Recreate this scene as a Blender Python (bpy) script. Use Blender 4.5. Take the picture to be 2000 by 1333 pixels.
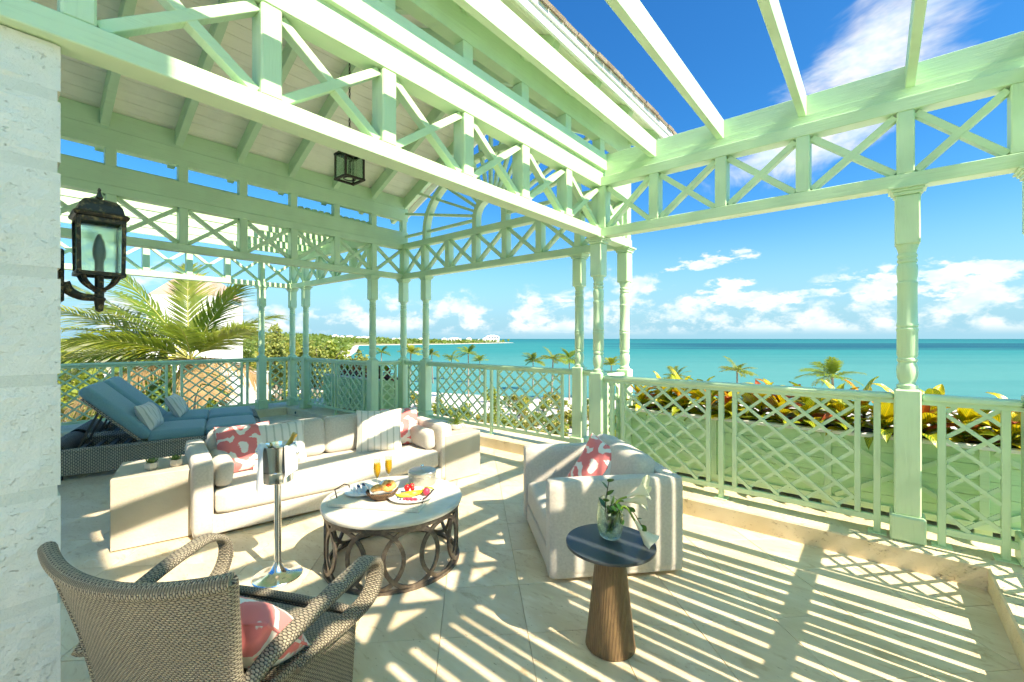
import bpy, math, random
from mathutils import Vector, Matrix, Quaternion
R = math.radians
sc = bpy.context.scene
for o in list(bpy.data.objects): bpy.data.objects.remove(o)
random.seed(7)

# ---------------------------------------------------------------- camera
YAW = R(39.87)
EYE = Vector((0, 0, 1.55))
cam = bpy.data.cameras.new('Camera'); cam.sensor_width = 36; cam.lens = 15.39
cam.shift_y = -0.00215; cam.clip_start = 0.05; cam.clip_end = 60000
co = bpy.data.objects.new('Camera', cam); sc.collection.objects.link(co)
co.location = EYE; co.rotation_euler = (R(90), 0, YAW); sc.camera = co
FWD = Vector((-math.sin(YAW), math.cos(YAW), 0)); RGT = Vector((math.cos(YAW), math.sin(YAW), 0))

# ---------------------------------------------------------------- sky, sun, exposure
TO_SUN = Vector((1, -0.024, 1.0)).normalized()
w = bpy.data.worlds.new('World'); sc.world = w; w.use_nodes = True
nt = w.node_tree; nt.nodes.clear()
def wn(t, **k):
    n = nt.nodes.new(t)
    for a, b in k.items(): setattr(n, a, b)
    return n
def wl(a, b): nt.links.new(a, b)
sky = wn('ShaderNodeTexSky', sky_type='NISHITA', sun_disc=False)
sky.sun_elevation = math.asin(TO_SUN.z); sky.sun_rotation = R(91.4)
sky.air_density = 1.0; sky.dust_density = 1.6; sky.ozone_density = 4.0; sky.altitude = 0
hsv = wn('ShaderNodeHueSaturation'); hsv.inputs['Saturation'].default_value = 1.30; hsv.inputs['Hue'].default_value = 0.5
wl(sky.outputs[0], hsv.inputs['Color'])
tc = wn('ShaderNodeTexCoord')
sep = wn('ShaderNodeSeparateXYZ'); wl(tc.outputs['Generated'], sep.inputs[0])
def wm(op, a, b=None, c=None, clamp=False):
    n = wn('ShaderNodeMath', operation=op, use_clamp=clamp)
    for i, v in enumerate((a, b, c)):
        if v is None: continue
        if isinstance(v, (int, float)): n.inputs[i].default_value = v
        else: wl(v, n.inputs[i])
    return n.outputs[0]
def wnoise(vec, scale, detail=6, rough=0.55, dist=0.0):
    n = wn('ShaderNodeTexNoise'); n.inputs['Scale'].default_value = scale; n.inputs['Detail'].default_value = detail
    n.inputs['Roughness'].default_value = rough; n.inputs['Distortion'].default_value = dist
    wl(vec, n.inputs['Vector']); return n.outputs['Fac']
def wramp(f, a, b):
    n = wn('ShaderNodeMapRange', interpolation_type='SMOOTHSTEP'); wl(f, n.inputs[0])
    n.inputs[1].default_value = a; n.inputs[2].default_value = b; return n.outputs[0]
def wvec(x, y, z):
    n = wn('ShaderNodeCombineXYZ')
    for i, v in enumerate((x, y, z)):
        if isinstance(v, (int, float)): n.inputs[i].default_value = v
        else: wl(v, n.inputs[i])
    return n.outputs[0]
X, Y, Z = sep.outputs
zc = wm('ADD', wm('MAXIMUM', Z, 0.0), 0.10)
az = wm('ARCTAN2', X, Y); el = wm('ARCSINE', Z)
# low fair-weather bank all round the horizon: azimuth/elevation space
lowv = wvec(az, wm('MULTIPLY', el, 1.55), 3.7)
low = wnoise(lowv, 13.0, 5, 0.60, 0.1)
big = wnoise(wvec(az, 0.0, 1.3), 3.1, 2, 0.5)
top = wm('ADD', 0.095, wm('MULTIPLY', wm('SUBTRACT', big, 0.5), 0.26))
fade = wm('SUBTRACT', 1.0, wm('DIVIDE', el, top))
lowd = wm('MULTIPLY', wramp(wm('ADD', low, wm('MULTIPLY', fade, 0.15)), 0.50, 0.66), wramp(fade, -0.5, 0.1))
lowd = wm('MULTIPLY', lowd, wramp(el, 0.004, 0.03))
# torn higher cloud; patches given by direction
hv = wvec(wm('DIVIDE', X, zc), wm('DIVIDE', Y, zc), 4.35)
hi = wnoise(hv, 1.55, 6, 0.62, 0.45)
def patch(a0, e0, sa, se, rot):
    da = wm('MULTIPLY', wm('SUBTRACT', az, R(a0)), math.cos(R(e0))); de = wm('SUBTRACT', el, R(e0)); c, s_ = math.cos(R(rot)), math.sin(R(rot))
    u = wm('ADD', wm('MULTIPLY', da, c / R(sa)), wm('MULTIPLY', de, s_ / R(sa))); v = wm('ADD', wm('MULTIPLY', da, -s_ / R(se)), wm('MULTIPLY', de, c / R(se)))
    return wm('SUBTRACT', 1.0, wm('ADD', wm('MULTIPLY', u, u), wm('MULTIPLY', v, v)))
pm = wm('MAXIMUM', patch(-1.5, 25.0, 15, 5.5, 38), patch(-7, 19.5, 10, 2.6, 12))
pm = wm('MAXIMUM', pm, wm('MULTIPLY', wm('SUBTRACT', wnoise(wvec(X, Y, wm('ADD', Z, 2.2)), 2.3, 2, 0.5), 0.60), 6.0))  # cloud scatter over the whole sky, added for fill light
hid = wm('MULTIPLY', wramp(wm('ADD', hi, wm('MULTIPLY', wm('MAXIMUM', pm, -1.2), 0.22)), 0.55, 0.80), wramp(pm, -0.9, 0.2))
fin = wnoise(wvec(az, wm('MULTIPLY', el, 2.4), 8.1), 26.0, 5, 0.6, 0.1)
pm2 = wm('MAXIMUM', wm('MAXIMUM', patch(-15.6, 9.2, 5.2, 1.0, 6), patch(-14, 6.2, 3.2, 1.0, 10)), wm('MAXIMUM', patch(-11, 4.6, 6.0, 1.1, 0), patch(4, 5.6, 9, 1.9, 3)))
mid = wm('MULTIPLY', wramp(wm('ADD', fin, wm('MULTIPLY', wm('MAXIMUM', pm2, -1.0), 0.20)), 0.52, 0.68), wramp(pm2, -0.7, 0.2))
cl = wm('MINIMUM', wm('ADD', wm('MAXIMUM', wm('MULTIPLY', lowd, 0.80), wm('MULTIPLY', mid, 0.85)), wm('MULTIPLY', hid, 0.82)), 1.0)
shade = wramp(wnoise(lowv, 20.0, 3, 0.6), 0.32, 0.66)
ccol = wn('ShaderNodeMix', data_type='RGBA'); wl(shade, ccol.inputs[0])
ccol.inputs[6].default_value = (2.5, 3.3, 4.2, 1); ccol.inputs[7].default_value = (3.6, 3.85, 4.2, 1)
# sea air: the lowest sky is bluer than the bare model
tint = wn('ShaderNodeMix', data_type='RGBA', blend_type='MULTIPLY'); wl(hsv.outputs[0], tint.inputs[6]); tint.inputs[0].default_value = 1.0
trmp = wn('ShaderNodeMix', data_type='RGBA'); wl(wramp(el, 0.0, 0.42), trmp.inputs[0]); trmp.inputs[6].default_value = (0.5, 0.8, 1.0, 1); trmp.inputs[7].default_value = (0.19, 0.64, 0.86, 1); wl(trmp.outputs[2], tint.inputs[7])
mix = wn('ShaderNodeMix', data_type='RGBA'); wl(cl, mix.inputs[0]); hz = wn('ShaderNodeMix', data_type='RGBA'); wl(wramp(el, 0.27, -0.03), hz.inputs[0]); wl(tint.outputs[2], hz.inputs[6]); hz.inputs[7].default_value = (1.05, 2.25, 3.3, 1); wl(hz.outputs[2], mix.inputs[6]); wl(ccol.outputs[2], mix.inputs[7])
bg = wn('ShaderNodeBackground'); bg.inputs[1].default_value = 0.075
w.cycles.sampling_method = 'MANUAL'; w.cycles.sample_map_resolution = 1024
wl(mix.outputs[2], bg.inputs[0]); out = wn('ShaderNodeOutputWorld'); wl(bg.outputs[0], out.inputs[0])

sl = bpy.data.lights.new('Sun', 'SUN'); sl.energy = 2.4; sl.angle = R(0.53); sl.color = (1.0, 0.955, 0.88)
so = bpy.data.objects.new('Sun', sl); sc.collection.objects.link(so); so.rotation_euler = TO_SUN.to_track_quat('Z', 'Y').to_euler()
so.location = (20, 0, 30)
vs = sc.view_settings; sc.display_settings.display_device = 'sRGB'
vs.view_transform = 'Standard'; vs.look = 'None'; vs.exposure = 2.18; vs.gamma = 1; vs.use_white_balance = True; vs.white_balance_temperature = 8100; vs.white_balance_tint = 10; vs.use_curve_mapping = False
cy = sc.cycles; cy.max_bounces = 9; cy.diffuse_bounces = 8; cy.glossy_bounces = 3; cy.transmission_bounces = 6; cy.transparent_max_bounces = 8
cy.use_adaptive_sampling = True; cy.adaptive_threshold = 0.03
cy.caustics_reflective = False; cy.caustics_refractive = False; cy.sample_clamp_indirect = 8; cy.use_denoising = True

# ---------------------------------------------------------------- helpers
COL = sc.collection
class MB:
    """collects faces; build() makes one mesh object"""
    def __init__(s): s.v = []; s.f = []; s.uv = []; s.hasuv = False
    def add(s, vs, fs, uvs=None):
        b = len(s.v); s.v += [tuple(p) for p in vs]; s.f += [tuple(i + b for i in f) for f in fs]
        if uvs is not None: s.hasuv = True; s.uv += list(uvs)
        else: s.uv += [(p[0], p[1]) for p in vs]
        return s
    def box(s, c, d, rot=None, bev=0.0):
        a, b, e = d[0] / 2, d[1] / 2, d[2] / 2; c = Vector(c)
        def T(p):
            p = Vector(p)
            if rot is not None: p = rot @ p
            return p + c
        if bev <= 0:
            vs = [T((x * a, y * b, z * e)) for x in (-1, 1) for y in (-1, 1) for z in (-1, 1)]
            return s.add(vs, [(0, 1, 3, 2), (4, 6, 7, 5), (0, 4, 5, 1), (2, 3, 7, 6), (0, 2, 6, 4), (1, 5, 7, 3)])
        g = min(bev, a * .9, b * .9, e * .9); vs = []; ix = {}
        for x in (-1, 1):
            for y in (-1, 1):
                for z in (-1, 1):
                    for k, p in enumerate(((x * a, y * (b - g), z * (e - g)), (x * (a - g), y * b, z * (e - g)), (x * (a - g), y * (b - g), z * e))):
                        ix[x, y, z, k] = len(vs); vs.append(T(p))
        F = []
        for q in (-1, 1):
            o = ((-1, -1), (1, -1), (1, 1), (-1, 1)) if q > 0 else ((-1, -1), (-1, 1), (1, 1), (1, -1))
            F += [tuple(ix[q, m, n, 0] for m, n in o), tuple(ix[n, q, m, 1] for m, n in o), tuple(ix[m, n, q, 2] for m, n in o)]
        for m in (-1, 1):
            for n in (-1, 1):
                fl = m * n
                for E_ in (((m, n, -1, 0), (m, n, -1, 1), (m, n, 1, 1), (m, n, 1, 0)), ((-1, m, n, 1), (-1, m, n, 2), (1, m, n, 2), (1, m, n, 1)), ((n, -1, m, 2), (n, -1, m, 0), (n, 1, m, 0), (n, 1, m, 2))):
                    t = tuple(ix[q] for q in E_); F.append(t if fl > 0 else t[::-1])
        for x in (-1, 1):
            for y in (-1, 1):
                for z in (-1, 1):
                    t = tuple(ix[x, y, z, k] for k in range(3)); F.append(t if x * y * z > 0 else t[::-1])
        return s.add(vs, F)
    def bar(s, p0, p1, wd, ht, up=(0, 0, 1), bev=0.0):
        p0, p1 = Vector(p0), Vector(p1); y = (p1 - p0); L = y.length; y.normalize()
        x = y.cross(Vector(up)).normalized(); z = x.cross(y)
        return s.box((p0 + p1) / 2, (wd, L, ht), Matrix((x, y, z)).transposed(), bev)
    def lathe(s, prof, seg=20, c=(0, 0, 0), a0=0.0, sy=1.0):
        c = Vector(c); n = len(prof); vs = []; F = []; uv = []
        for i, (r, z) in enumerate(prof):
            for k in range(seg):
                t = a0 + 2 * math.pi * k / seg; vs.append(c + Vector((r * math.cos(t), sy * r * math.sin(t), z))); uv.append((k / seg, z))
        for i in range(n - 1):
            for k in range(seg):
                k2 = (k + 1) % seg; F.append((i * seg + k, i * seg + k2, (i + 1) * seg + k2, (i + 1) * seg + k))
        if prof[0] == prof[-1]: return s.add(vs, F, uv)
        if prof[0][0] > 1e-6: F.append(tuple(range(seg))[::-1])
        if prof[-1][0] > 1e-6: F.append(tuple((n - 1) * seg + k for k in range(seg)))
        return s.add(vs, F, uv)
    def tube(s, pts, rad, seg=8, closed=False, cap=True, flat=1.0, upv=None):
        P = [Vector(p) for p in pts]; n = len(P); vs = []; F = []; uv = []; L = 0
        nrm = None
        for i, p in enumerate(P):
            a = P[(i - 1) % n] if (closed or i) else p; b = P[(i + 1) % n] if (closed or i < n - 1) else p
            t = (b - a).normalized()
            if upv is not None: nrm = Vector(upv) - t * t.dot(Vector(upv)); nrm.normalize()
            elif nrm is None:
                nrm = t.orthogonal().normalized()
            else:
                nrm = (nrm - t * nrm.dot(t)).normalized()
            bn = t.cross(nrm); r = rad[i] if isinstance(rad, (list, tuple)) else rad
            if i: L += (p - P[i - 1]).length
            for k in range(seg):
                q = 2 * math.pi * k / seg; vs.append(p + bn * (r * math.cos(q)) + nrm * (r * flat * math.sin(q))); uv.append((r * q, L))
        m = n if closed else n - 1
        for i in range(m):
            for k in range(seg):
                k2 = (k + 1) % seg; j = (i + 1) % n; F.append((i * seg + k, j * seg + k, j * seg + k2, i * seg + k2))
        if cap and not closed: F.append(tuple(range(seg))); F.append(tuple((n - 1) * seg + k for k in range(seg))[::-1])
        return s.add(vs, F, uv)
    def grid(s, fn, nu, nv, flip=False, cu=False):
        """fn(u,v) -> (pos, (uvx, uvy)), u,v in 0..1"""
        vs = []; uv = []
        for j in range(nv + 1):
            for i in range(nu + 1):
                p, q = fn(i / nu, j / nv); vs.append(p); uv.append(q)
        F = []
        for j in range(nv):
            for i in range(nu):
                t = (j * (nu + 1) + i, j * (nu + 1) + i + 1, (j + 1) * (nu + 1) + i + 1, (j + 1) * (nu + 1) + i)
                F.append(t[::-1] if flip else t)
        return s.add(vs, F, uv)
    def poly(s, pts2, axis, t0, t1):
        """extrude a 2D polygon: axis 'y': pts are (x,z) between y=t0..t1; 'z': (x,y); 'x': (y,z)"""
        def P(p, t): return {'y': (p[0], t, p[1]), 'z': (p[0], p[1], t), 'x': (t, p[0], p[1])}[axis]
        n = len(pts2); vs = [P(p, t0) for p in pts2] + [P(p, t1) for p in pts2]
        F = [tuple(range(n))[::-1], tuple(range(n, 2 * n))] + [(i, (i + 1) % n, n + (i + 1) % n, n + i) for i in range(n)]
        if axis == 'y': F = [f[::-1] for f in F]
        return s.add(vs, F)
    def rbox(s, d, r, puff=0.0, n=8, c=(0, 0, 0), rot=None, puffs=0.0, sag=0.0):
        """soft rounded cushion"""
        h = Vector(d) / 2; c = Vector(c)
        for ax in range(3):
            for sg in (-1, 1):
                u, v = [(1, 2), (2, 0), (0, 1)][ax]; vs = []; uv = []
                for j in range(n + 1):
                    for i in range(n + 1):
                        p = Vector((0, 0, 0)); p[ax] = sg * h[ax]
                        f = lambda t: math.copysign(abs(2 * t - 1) ** 0.72, 2 * t - 1)
                        p[u] = f(i / n) * h[u]; p[v] = f(j / n) * h[v]
                        inn = Vector([max(-(h[k] - r), min(h[k] - r, p[k])) for k in range(3)])
                        dd = p - inn
                        if dd.length > 1e-9: p = inn + dd.normalized() * r
                        fx, fy, fz = [1 - min(1, abs(p[k] / h[k])) ** 2 for k in range(3)]
                        p = p + Vector((math.copysign(1, p.x) * puffs * fy * fz * (abs(p.x) / h.x) if puffs else 0, math.copysign(1, p.y) * puffs * fx * fz * (abs(p.y) / h.y) if puffs else 0, (puff * fx * fy * (p.z / h.z)) - sag * fx * fy))
                        if rot is not None: p = rot @ p
                        vs.append(p + c); uv.append((p[u], p[v]))
                F = []
                for j in range(n):
                    for i in range(n):
                        t = (j * (n + 1) + i, j * (n + 1) + i + 1, (j + 1) * (n + 1) + i + 1, (j + 1) * (n + 1) + i)
                        F.append(t if sg > 0 else t[::-1])
                s.add(vs, F, uv)
        return s
    def pillow(s, wd, ht, th, n=14, seed=1):
        """throw pillow standing in local XZ, thickness along Y, origin at bottom centre"""
        rng = random.Random(seed); ph = [rng.uniform(0, 6.28) for _ in range(6)]
        for sg in (-1, 1):
            def fn(a, b):
                u, v = 2 * a - 1, 2 * b - 1
                t = th / 2 * max(0, (1 - u ** 4)) ** .55 * max(0, (1 - v ** 4)) ** .55
                t *= 1 + .10 * math.sin(3.1 * u + ph[0]) * math.sin(2.7 * v + ph[1])
                x = wd / 2 * u * (1 - .07 * (1 - v * v)) ; z = ht / 2 + ht / 2 * v * (1 - .07 * (1 - u * u))
                if abs(u) < .999 and abs(v) < .999:
                    t += .006 * math.sin(9 * u + 4 * v + ph[2]) * (1 - abs(u) ** 3)
                return (x, sg * max(t, 0.003), z), (x, z)
            s.grid(fn, n, n, flip=(sg > 0))
        return s
    def build(s, name, mat, parent=None, smooth=None, inv=None, sub=0):
        me = bpy.data.meshes.new(name); me.from_pydata(s.v, [], s.f)
        if s.hasuv:
            ul = me.uv_layers.new(name='UVMap'); li = [0] * len(me.loops); me.loops.foreach_get('vertex_index', li)
            buf = []
            for i in li: buf += s.uv[i]
            ul.data.foreach_set('uv', buf)
        if mat: me.materials.append(M[mat] if isinstance(mat, str) else mat)
        if smooth is not None:
            me.polygons.foreach_set('use_smooth', [True] * len(me.polygons)); me.set_sharp_from_angle(angle=R(smooth))
        me.update()
        return link(name, me, parent)
def weld(o, d=0.0005):
    import bmesh
    bm = bmesh.new(); bm.from_mesh(o.data); bmesh.ops.remove_doubles(bm, verts=bm.verts, dist=d); bm.to_mesh(o.data); bm.free(); o.data.update(); return o
def link(name, me, parent=None):
    o = bpy.data.objects.new(name, me); COL.objects.link(o)
    if parent is not None: par(o, parent)
    return o
def par(o, p):
    o.parent = p
    if p.get('_w'): o.matrix_parent_inverse = Matrix.Translation(-Vector(p.location))
def tag(o, label=None, cat=None, group=None, kind=None):
    for k, v in (('label', label), ('category', cat), ('group', group), ('kind', kind)):
        if v: o[k] = v
    return o
def thing(name, label, cat, loc=(0, 0, 0), rz=0.0, group=None, world=False):
    """world=True: parts are given in world coordinates"""
    o = bpy.data.objects.new(name, None); COL.objects.link(o); o.location = loc; o.rotation_euler = (0, 0, rz)
    o.empty_display_size = .1
    if world: o['_w'] = 1
    return tag(o, label, cat, group)
def copy_tree(o, parent=None):
    c = o.copy(); COL.objects.link(c)
    if parent is not None: c.parent = parent; c.matrix_parent_inverse = o.matrix_parent_inverse.copy()
    for ch in list(o.children): copy_tree(ch, c)
    return c
def lerp(a, b, t): return a + (b - a) * t
def ls(a, b, n): return [a + (b - a) * i / (n - 1) for i in range(n)]
def CR(pts, n):
    """Catmull-Rom through points, n samples per span"""
    P = [Vector(p) for p in pts]; P = [2 * P[0] - P[1]] + P + [2 * P[-1] - P[-2]]; o = []
    for i in range(1, len(P) - 2):
        for k in range(n):
            t = k / n; a, b, c, d = P[i - 1:i + 3]
            o.append(.5 * ((2 * b) + (-a + c) * t + (2 * a - 5 * b + 4 * c - d) * t * t + (-a + 3 * b - 3 * c + d) * t ** 3))
    o.append(P[-2]); return o

# ---------------------------------------------------------------- materials
M = {}
class NT:
    def __init__(s, name):
        m = bpy.data.materials.new(name); m.use_nodes = True; s.m = m; s.t = m.node_tree; s.t.nodes.clear()
        s.out = s.n('ShaderNodeOutputMaterial'); s.p = s.n('ShaderNodeBsdfPrincipled'); s.l(s.p.outputs[0], s.out.inputs[0]); M[name] = m
    def n(s, t, **k):
        q = s.t.nodes.new(t)
        for a, b in k.items(): setattr(q, a, b)
        return q
    def l(s, a, b): s.t.links.new(a, b)
    def set(s, **k):
        for a, v in k.items():
            i = s.p.inputs[a.replace('_', ' ')]
            if hasattr(v, 'node'): s.l(v, i)
            else: i.default_value = (*v, 1) if isinstance(v, (tuple, list)) and len(v) == 3 and i.type == 'RGBA' else v
        return s
    def co(s, kind='Object', scale=(1, 1, 1), rot=(0, 0, 0)):
        c = s.n('ShaderNodeTexCoord'); mp = s.n('ShaderNodeMapping'); s.l(c.outputs[kind], mp.inputs[0])
        mp.inputs['Scale'].default_value = scale; mp.inputs['Rotation'].default_value = rot; return mp.outputs[0]
    def pos(s, scale=(1, 1, 1)):
        g = s.n('ShaderNodeNewGeometry'); mp = s.n('ShaderNodeMapping'); s.l(g.outputs['Position'], mp.inputs[0]); mp.inputs['Scale'].default_value = scale; return mp.outputs[0]
    def rnd(s): return s.n('ShaderNodeObjectInfo').outputs['Random']
    def noise(s, v, scale, detail=5, rough=.55, dist=0, out='Fac'):
        q = s.n('ShaderNodeTexNoise'); s.l(v, q.inputs['Vector']); q.inputs['Scale'].default_value = scale; q.inputs['Detail'].default_value = detail
        q.inputs['Roughness'].default_value = rough; q.inputs['Distortion'].default_value = dist; return q.outputs[out]
    def vor(s, v, scale, out='Distance', feature='F1'):
        q = s.n('ShaderNodeTexVoronoi', feature=feature); s.l(v, q.inputs['Vector']); q.inputs['Scale'].default_value = scale; return q.outputs[out]
    def wave(s, v, scale, dist=0, detail=2, bands='X', prof='SIN', dsc=1.0):
        q = s.n('ShaderNodeTexWave', bands_direction=bands, wave_profile=prof); s.l(v, q.inputs['Vector']); q.inputs['Scale'].default_value = scale
        q.inputs['Distortion'].default_value = dist; q.inputs['Detail'].default_value = detail; q.inputs['Detail Scale'].default_value = dsc; return q.outputs['Fac']
    def math(s, op, a, b=0.0, clamp=False):
        q = s.n('ShaderNodeMath', operation=op, use_clamp=clamp)
        for i, v in enumerate((a, b)):
            if isinstance(v, (int, float)): q.inputs[i].default_value = v
            else: s.l(v, q.inputs[i])
        return q.outputs[0]
    def ramp(s, f, a, b, c=0.0, d=1.0):
        q = s.n('ShaderNodeMapRange', interpolation_type='SMOOTHSTEP'); s.l(f, q.inputs[0])
        for i, v in enumerate((a, b, c, d)): q.inputs[i + 1].default_value = v
        return q.outputs[0]
    def mix(s, f, a, b):
        q = s.n('ShaderNodeMix', data_type='RGBA')
        if isinstance(f, (int, float)): q.inputs[0].default_value = f
        else: s.l(f, q.inputs[0])
        for i, v in ((6, a), (7, b)):
            if hasattr(v, 'node'): s.l(v, q.inputs[i])
            else: q.inputs[i].default_value = (*v, 1)
        return q.outputs[2]
    def bump(s, h, strength=.3, dist=.01):
        q = s.n('ShaderNodeBump'); q.inputs['Strength'].default_value = strength; q.inputs['Distance'].default_value = dist
        s.l(h, q.inputs['Height']); s.l(q.outputs[0], s.p.inputs['Normal']); return s

def paint(name, col, gs=(2.2, 2.2, 46), rough=.42):
    t = NT(name); v = t.pos(); rd = t.rnd(); g = t.noise(t.pos(gs), 1.6, 3, .65, .25)
    n1 = t.noise(v, 3.0, 2); blot = t.noise(v, 11, 3, .65)
    cc = t.mix(t.ramp(n1, .35, .7), col, tuple(x * .91 for x in col)); cc = t.mix(t.math('MULTIPLY', rd, .18), cc, tuple(x * .80 for x in col))
    cc = t.mix(t.ramp(g, .52, .70, 0, .24), cc, tuple(x * .70 for x in col)); cc = t.mix(t.ramp(blot, .66, .78, 0, .28), cc, (col[0] * .72, col[1] * .70, col[2] * .62))
    t.set(Base_Color=cc, Roughness=t.ramp(g, .3, .7, rough - .08, rough + .14)); t.bump(g, .45, .006); return t
paint('mint', (.555, .755, .50)); paint('mint_v', (.555, .755, .50), (40, 40, 2.2)); paint('mint_dark', (.49, .735, .425))
paint('white_paint', (.80, .81, .78)); paint('cream_paint', (.90, .88, .77))
def plain(name, col, rough=.5, metal=0.0, **k):
    t = NT(name); t.set(Base_Color=col, Roughness=rough, Metallic=metal, **k); return t
# travertine tiles
t = NT('travertine'); o_ = t.n('ShaderNodeObjectInfo'); g = t.n('ShaderNodeNewGeometry')
off = t.n('ShaderNodeVectorMath', operation='SCALE'); cmb = t.n('ShaderNodeCombineXYZ')
t.l(o_.outputs['Random'], cmb.inputs[0]); t.l(o_.outputs['Random'], cmb.inputs[1]); t.l(cmb.outputs[0], off.inputs[0]); off.inputs[3].default_value = 37.0
ad = t.n('ShaderNodeVectorMath', operation='ADD'); t.l(g.outputs['Position'], ad.inputs[0]); t.l(off.outputs[0], ad.inputs[1])
mp = t.n('ShaderNodeMapping'); t.l(ad.outputs[0], mp.inputs[0]); mp.inputs['Rotation'].default_value = (0, 0, R(28)); mp.inputs['Scale'].default_value = (1, 2.6, 1)
v = mp.outputs[0]
n1 = t.noise(v, 1.7, 4, .62, .7); n2 = t.noise(v, 5.5, 5, .65, 1.2); n3 = t.noise(v, 26, 2, .6)
c = t.mix(t.ramp(n1, .34, .66), (.69, .565, .385), (.80, .70, .525)); c = t.mix(t.ramp(n2, .54, .72), c, (.55, .40, .23)); c = t.mix(t.ramp(n2, .24, .40, 1, 0), c, (.78, .73, .63))
c = t.mix(t.math('MULTIPLY', o_.outputs['Random'], .45), c, (.60, .475, .32)); c = t.mix(t.ramp(n3, .66, .74), c, (.43, .32, .20))
t.set(Base_Color=c, Roughness=t.ramp(n3, .3, .7, .34, .52)); 
t = NT('grout'); t.set(Base_Color=(.66, .56, .42), Roughness=.9)
# coral stone
def stone(name, a, b, pit, scale=1.0, ps=.62):
    t = NT(name); v = t.pos()
    n1 = t.noise(v, 2.2 * scale, 3, .6); n2 = t.noise(t.pos((1, 1, 1.7)), 24 * scale, 4, .72, .8); n3 = t.noise(v, 70 * scale, 1, .6)
    pits = t.math('MULTIPLY', t.ramp(n2, ps, ps + .10), t.ramp(t.noise(v, 6 * scale, 3), .40, .62))
    c = t.mix(t.ramp(n1, .3, .7), a, b); c = t.mix(t.math('MULTIPLY', pits, .8), c, pit)
    h = t.math('SUBTRACT', t.math('ADD', t.math('MULTIPLY', n3, .25), t.math('MULTIPLY', n2, .35)), t.math('MULTIPLY', pits, .9))
    t.set(Base_Color=c, Roughness=.88); t.bump(h, .75, .010); return t
stone('coral_white', (.74, .735, .645), (.80, .79, .705), (.56, .52, .40), 1.9, .60)
stone('mortar', (.66, .665, .58), (.71, .71, .625), (.58, .57, .48), 1.4, .8)
stone('coral_kerb', (.66, .545, .36), (.74, .64, .47), (.36, .26, .14), 1.5, .57)
stone('concrete', (.45, .405, .325), (.56, .52, .435), (.36, .31, .24), .7, .72)
stone('pot_concrete', (.60, .56, .48), (.68, .65, .58), (.5, .45, .38), 2.0, .75)
stone('render_white', (.76, .74, .70), (.83, .81, .77), (.6, .58, .54), .6, .75)
# fabrics
def fabric(name, col, col2=None, sc_=520, rough=.95):
    t = NT(name); v = t.co('UV'); col2 = col2 or tuple(x * .93 for x in col)
    wx = t.wave(v, sc_ / 6.28 / 2, .6, 1, 'X'); wy = t.wave(v, sc_ / 6.28 / 2, .6, 1, 'Y')
    h = t.math('ADD', wx, wy); n = t.noise(v, 60, 4, .6); n2 = t.noise(t.pos(), 7, 4)
    c = t.mix(t.ramp(n, .3, .7), col, col2)
    t.set(Base_Color=c, Roughness=rough, Sheen_Weight=.25); t.bump(t.math('ADD', t.math('MULTIPLY', h, .12), t.math('MULTIPLY', n2, 1.0)), .22, .012); return t
fabric('linen', (.60, .56, .50), (.51, .475, .42)); fabric('blue_cloth', (.175, .36, .405), (.15, .315, .36))
fabric('napkin', (.84, .85, .87), (.80, .81, .83))
# striped pillow
t = NT('stripe_cloth'); v = t.co('UV'); sx = t.n('ShaderNodeSeparateXYZ'); t.l(v, sx.inputs[0])
n = t.noise(v, 30, 3); xx = t.math('ADD', sx.outputs[0], t.math('MULTIPLY', t.math('SUBTRACT', n, .5), .008))
f = t.math('FRACT', t.math('MULTIPLY', xx, 15.5)); f2 = t.math('FRACT', t.math('MULTIPLY', xx, 46.5))
a = t.math('MULTIPLY', t.ramp(f, .10, .16), t.ramp(f, .32, .40, 1, 0)); a = t.math('MULTIPLY', a, t.ramp(f2, .0, .25, .45, 1))
c = t.mix(t.math('MULTIPLY', a, .72), (.78, .745, .68), (.42, .43, .36)); t.set(Base_Color=c, Roughness=.95, Sheen_Weight=.2); t.bump(t.noise(v, 90, 3), .2, .003)
# pink ikat pillow: big scrolls on pale ground
t = NT('pink_ikat'); v = t.co('UV')
nw = t.noise(v, 5.0, 3, .5, 0, 'Color'); va = t.n('ShaderNodeVectorMath', operation='MULTIPLY_ADD'); t.l(nw, va.inputs[0]); va.inputs[1].default_value = (.13, .13, 0); t.l(v, va.inputs[2])
vo = t.n('ShaderNodeTexVoronoi', feature='F1'); t.l(va.outputs[0], vo.inputs['Vector']); vo.inputs['Scale'].default_value = 4.6; vo.inputs['Randomness'].default_value = .55
ph_ = t.math('ADD', t.math('MULTIPLY', vo.outputs['Distance'], 17.0), t.math('MULTIPLY', t.noise(v, 7, 2, .5), 6.5)); wig = t.math('MULTIPLY', t.math('SUBTRACT', t.noise(v, 60, 2, .6), .5), 1.2)
fc = t.ramp(t.math('SINE', t.math('ADD', ph_, wig)), .12, .42)
c = t.mix(fc, (.80, .20, .20), (.80, .76, .71)); t.set(Base_Color=c, Roughness=.9, Sheen_Weight=.2); t.bump(t.noise(v, 90, 3), .2, .003)
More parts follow.
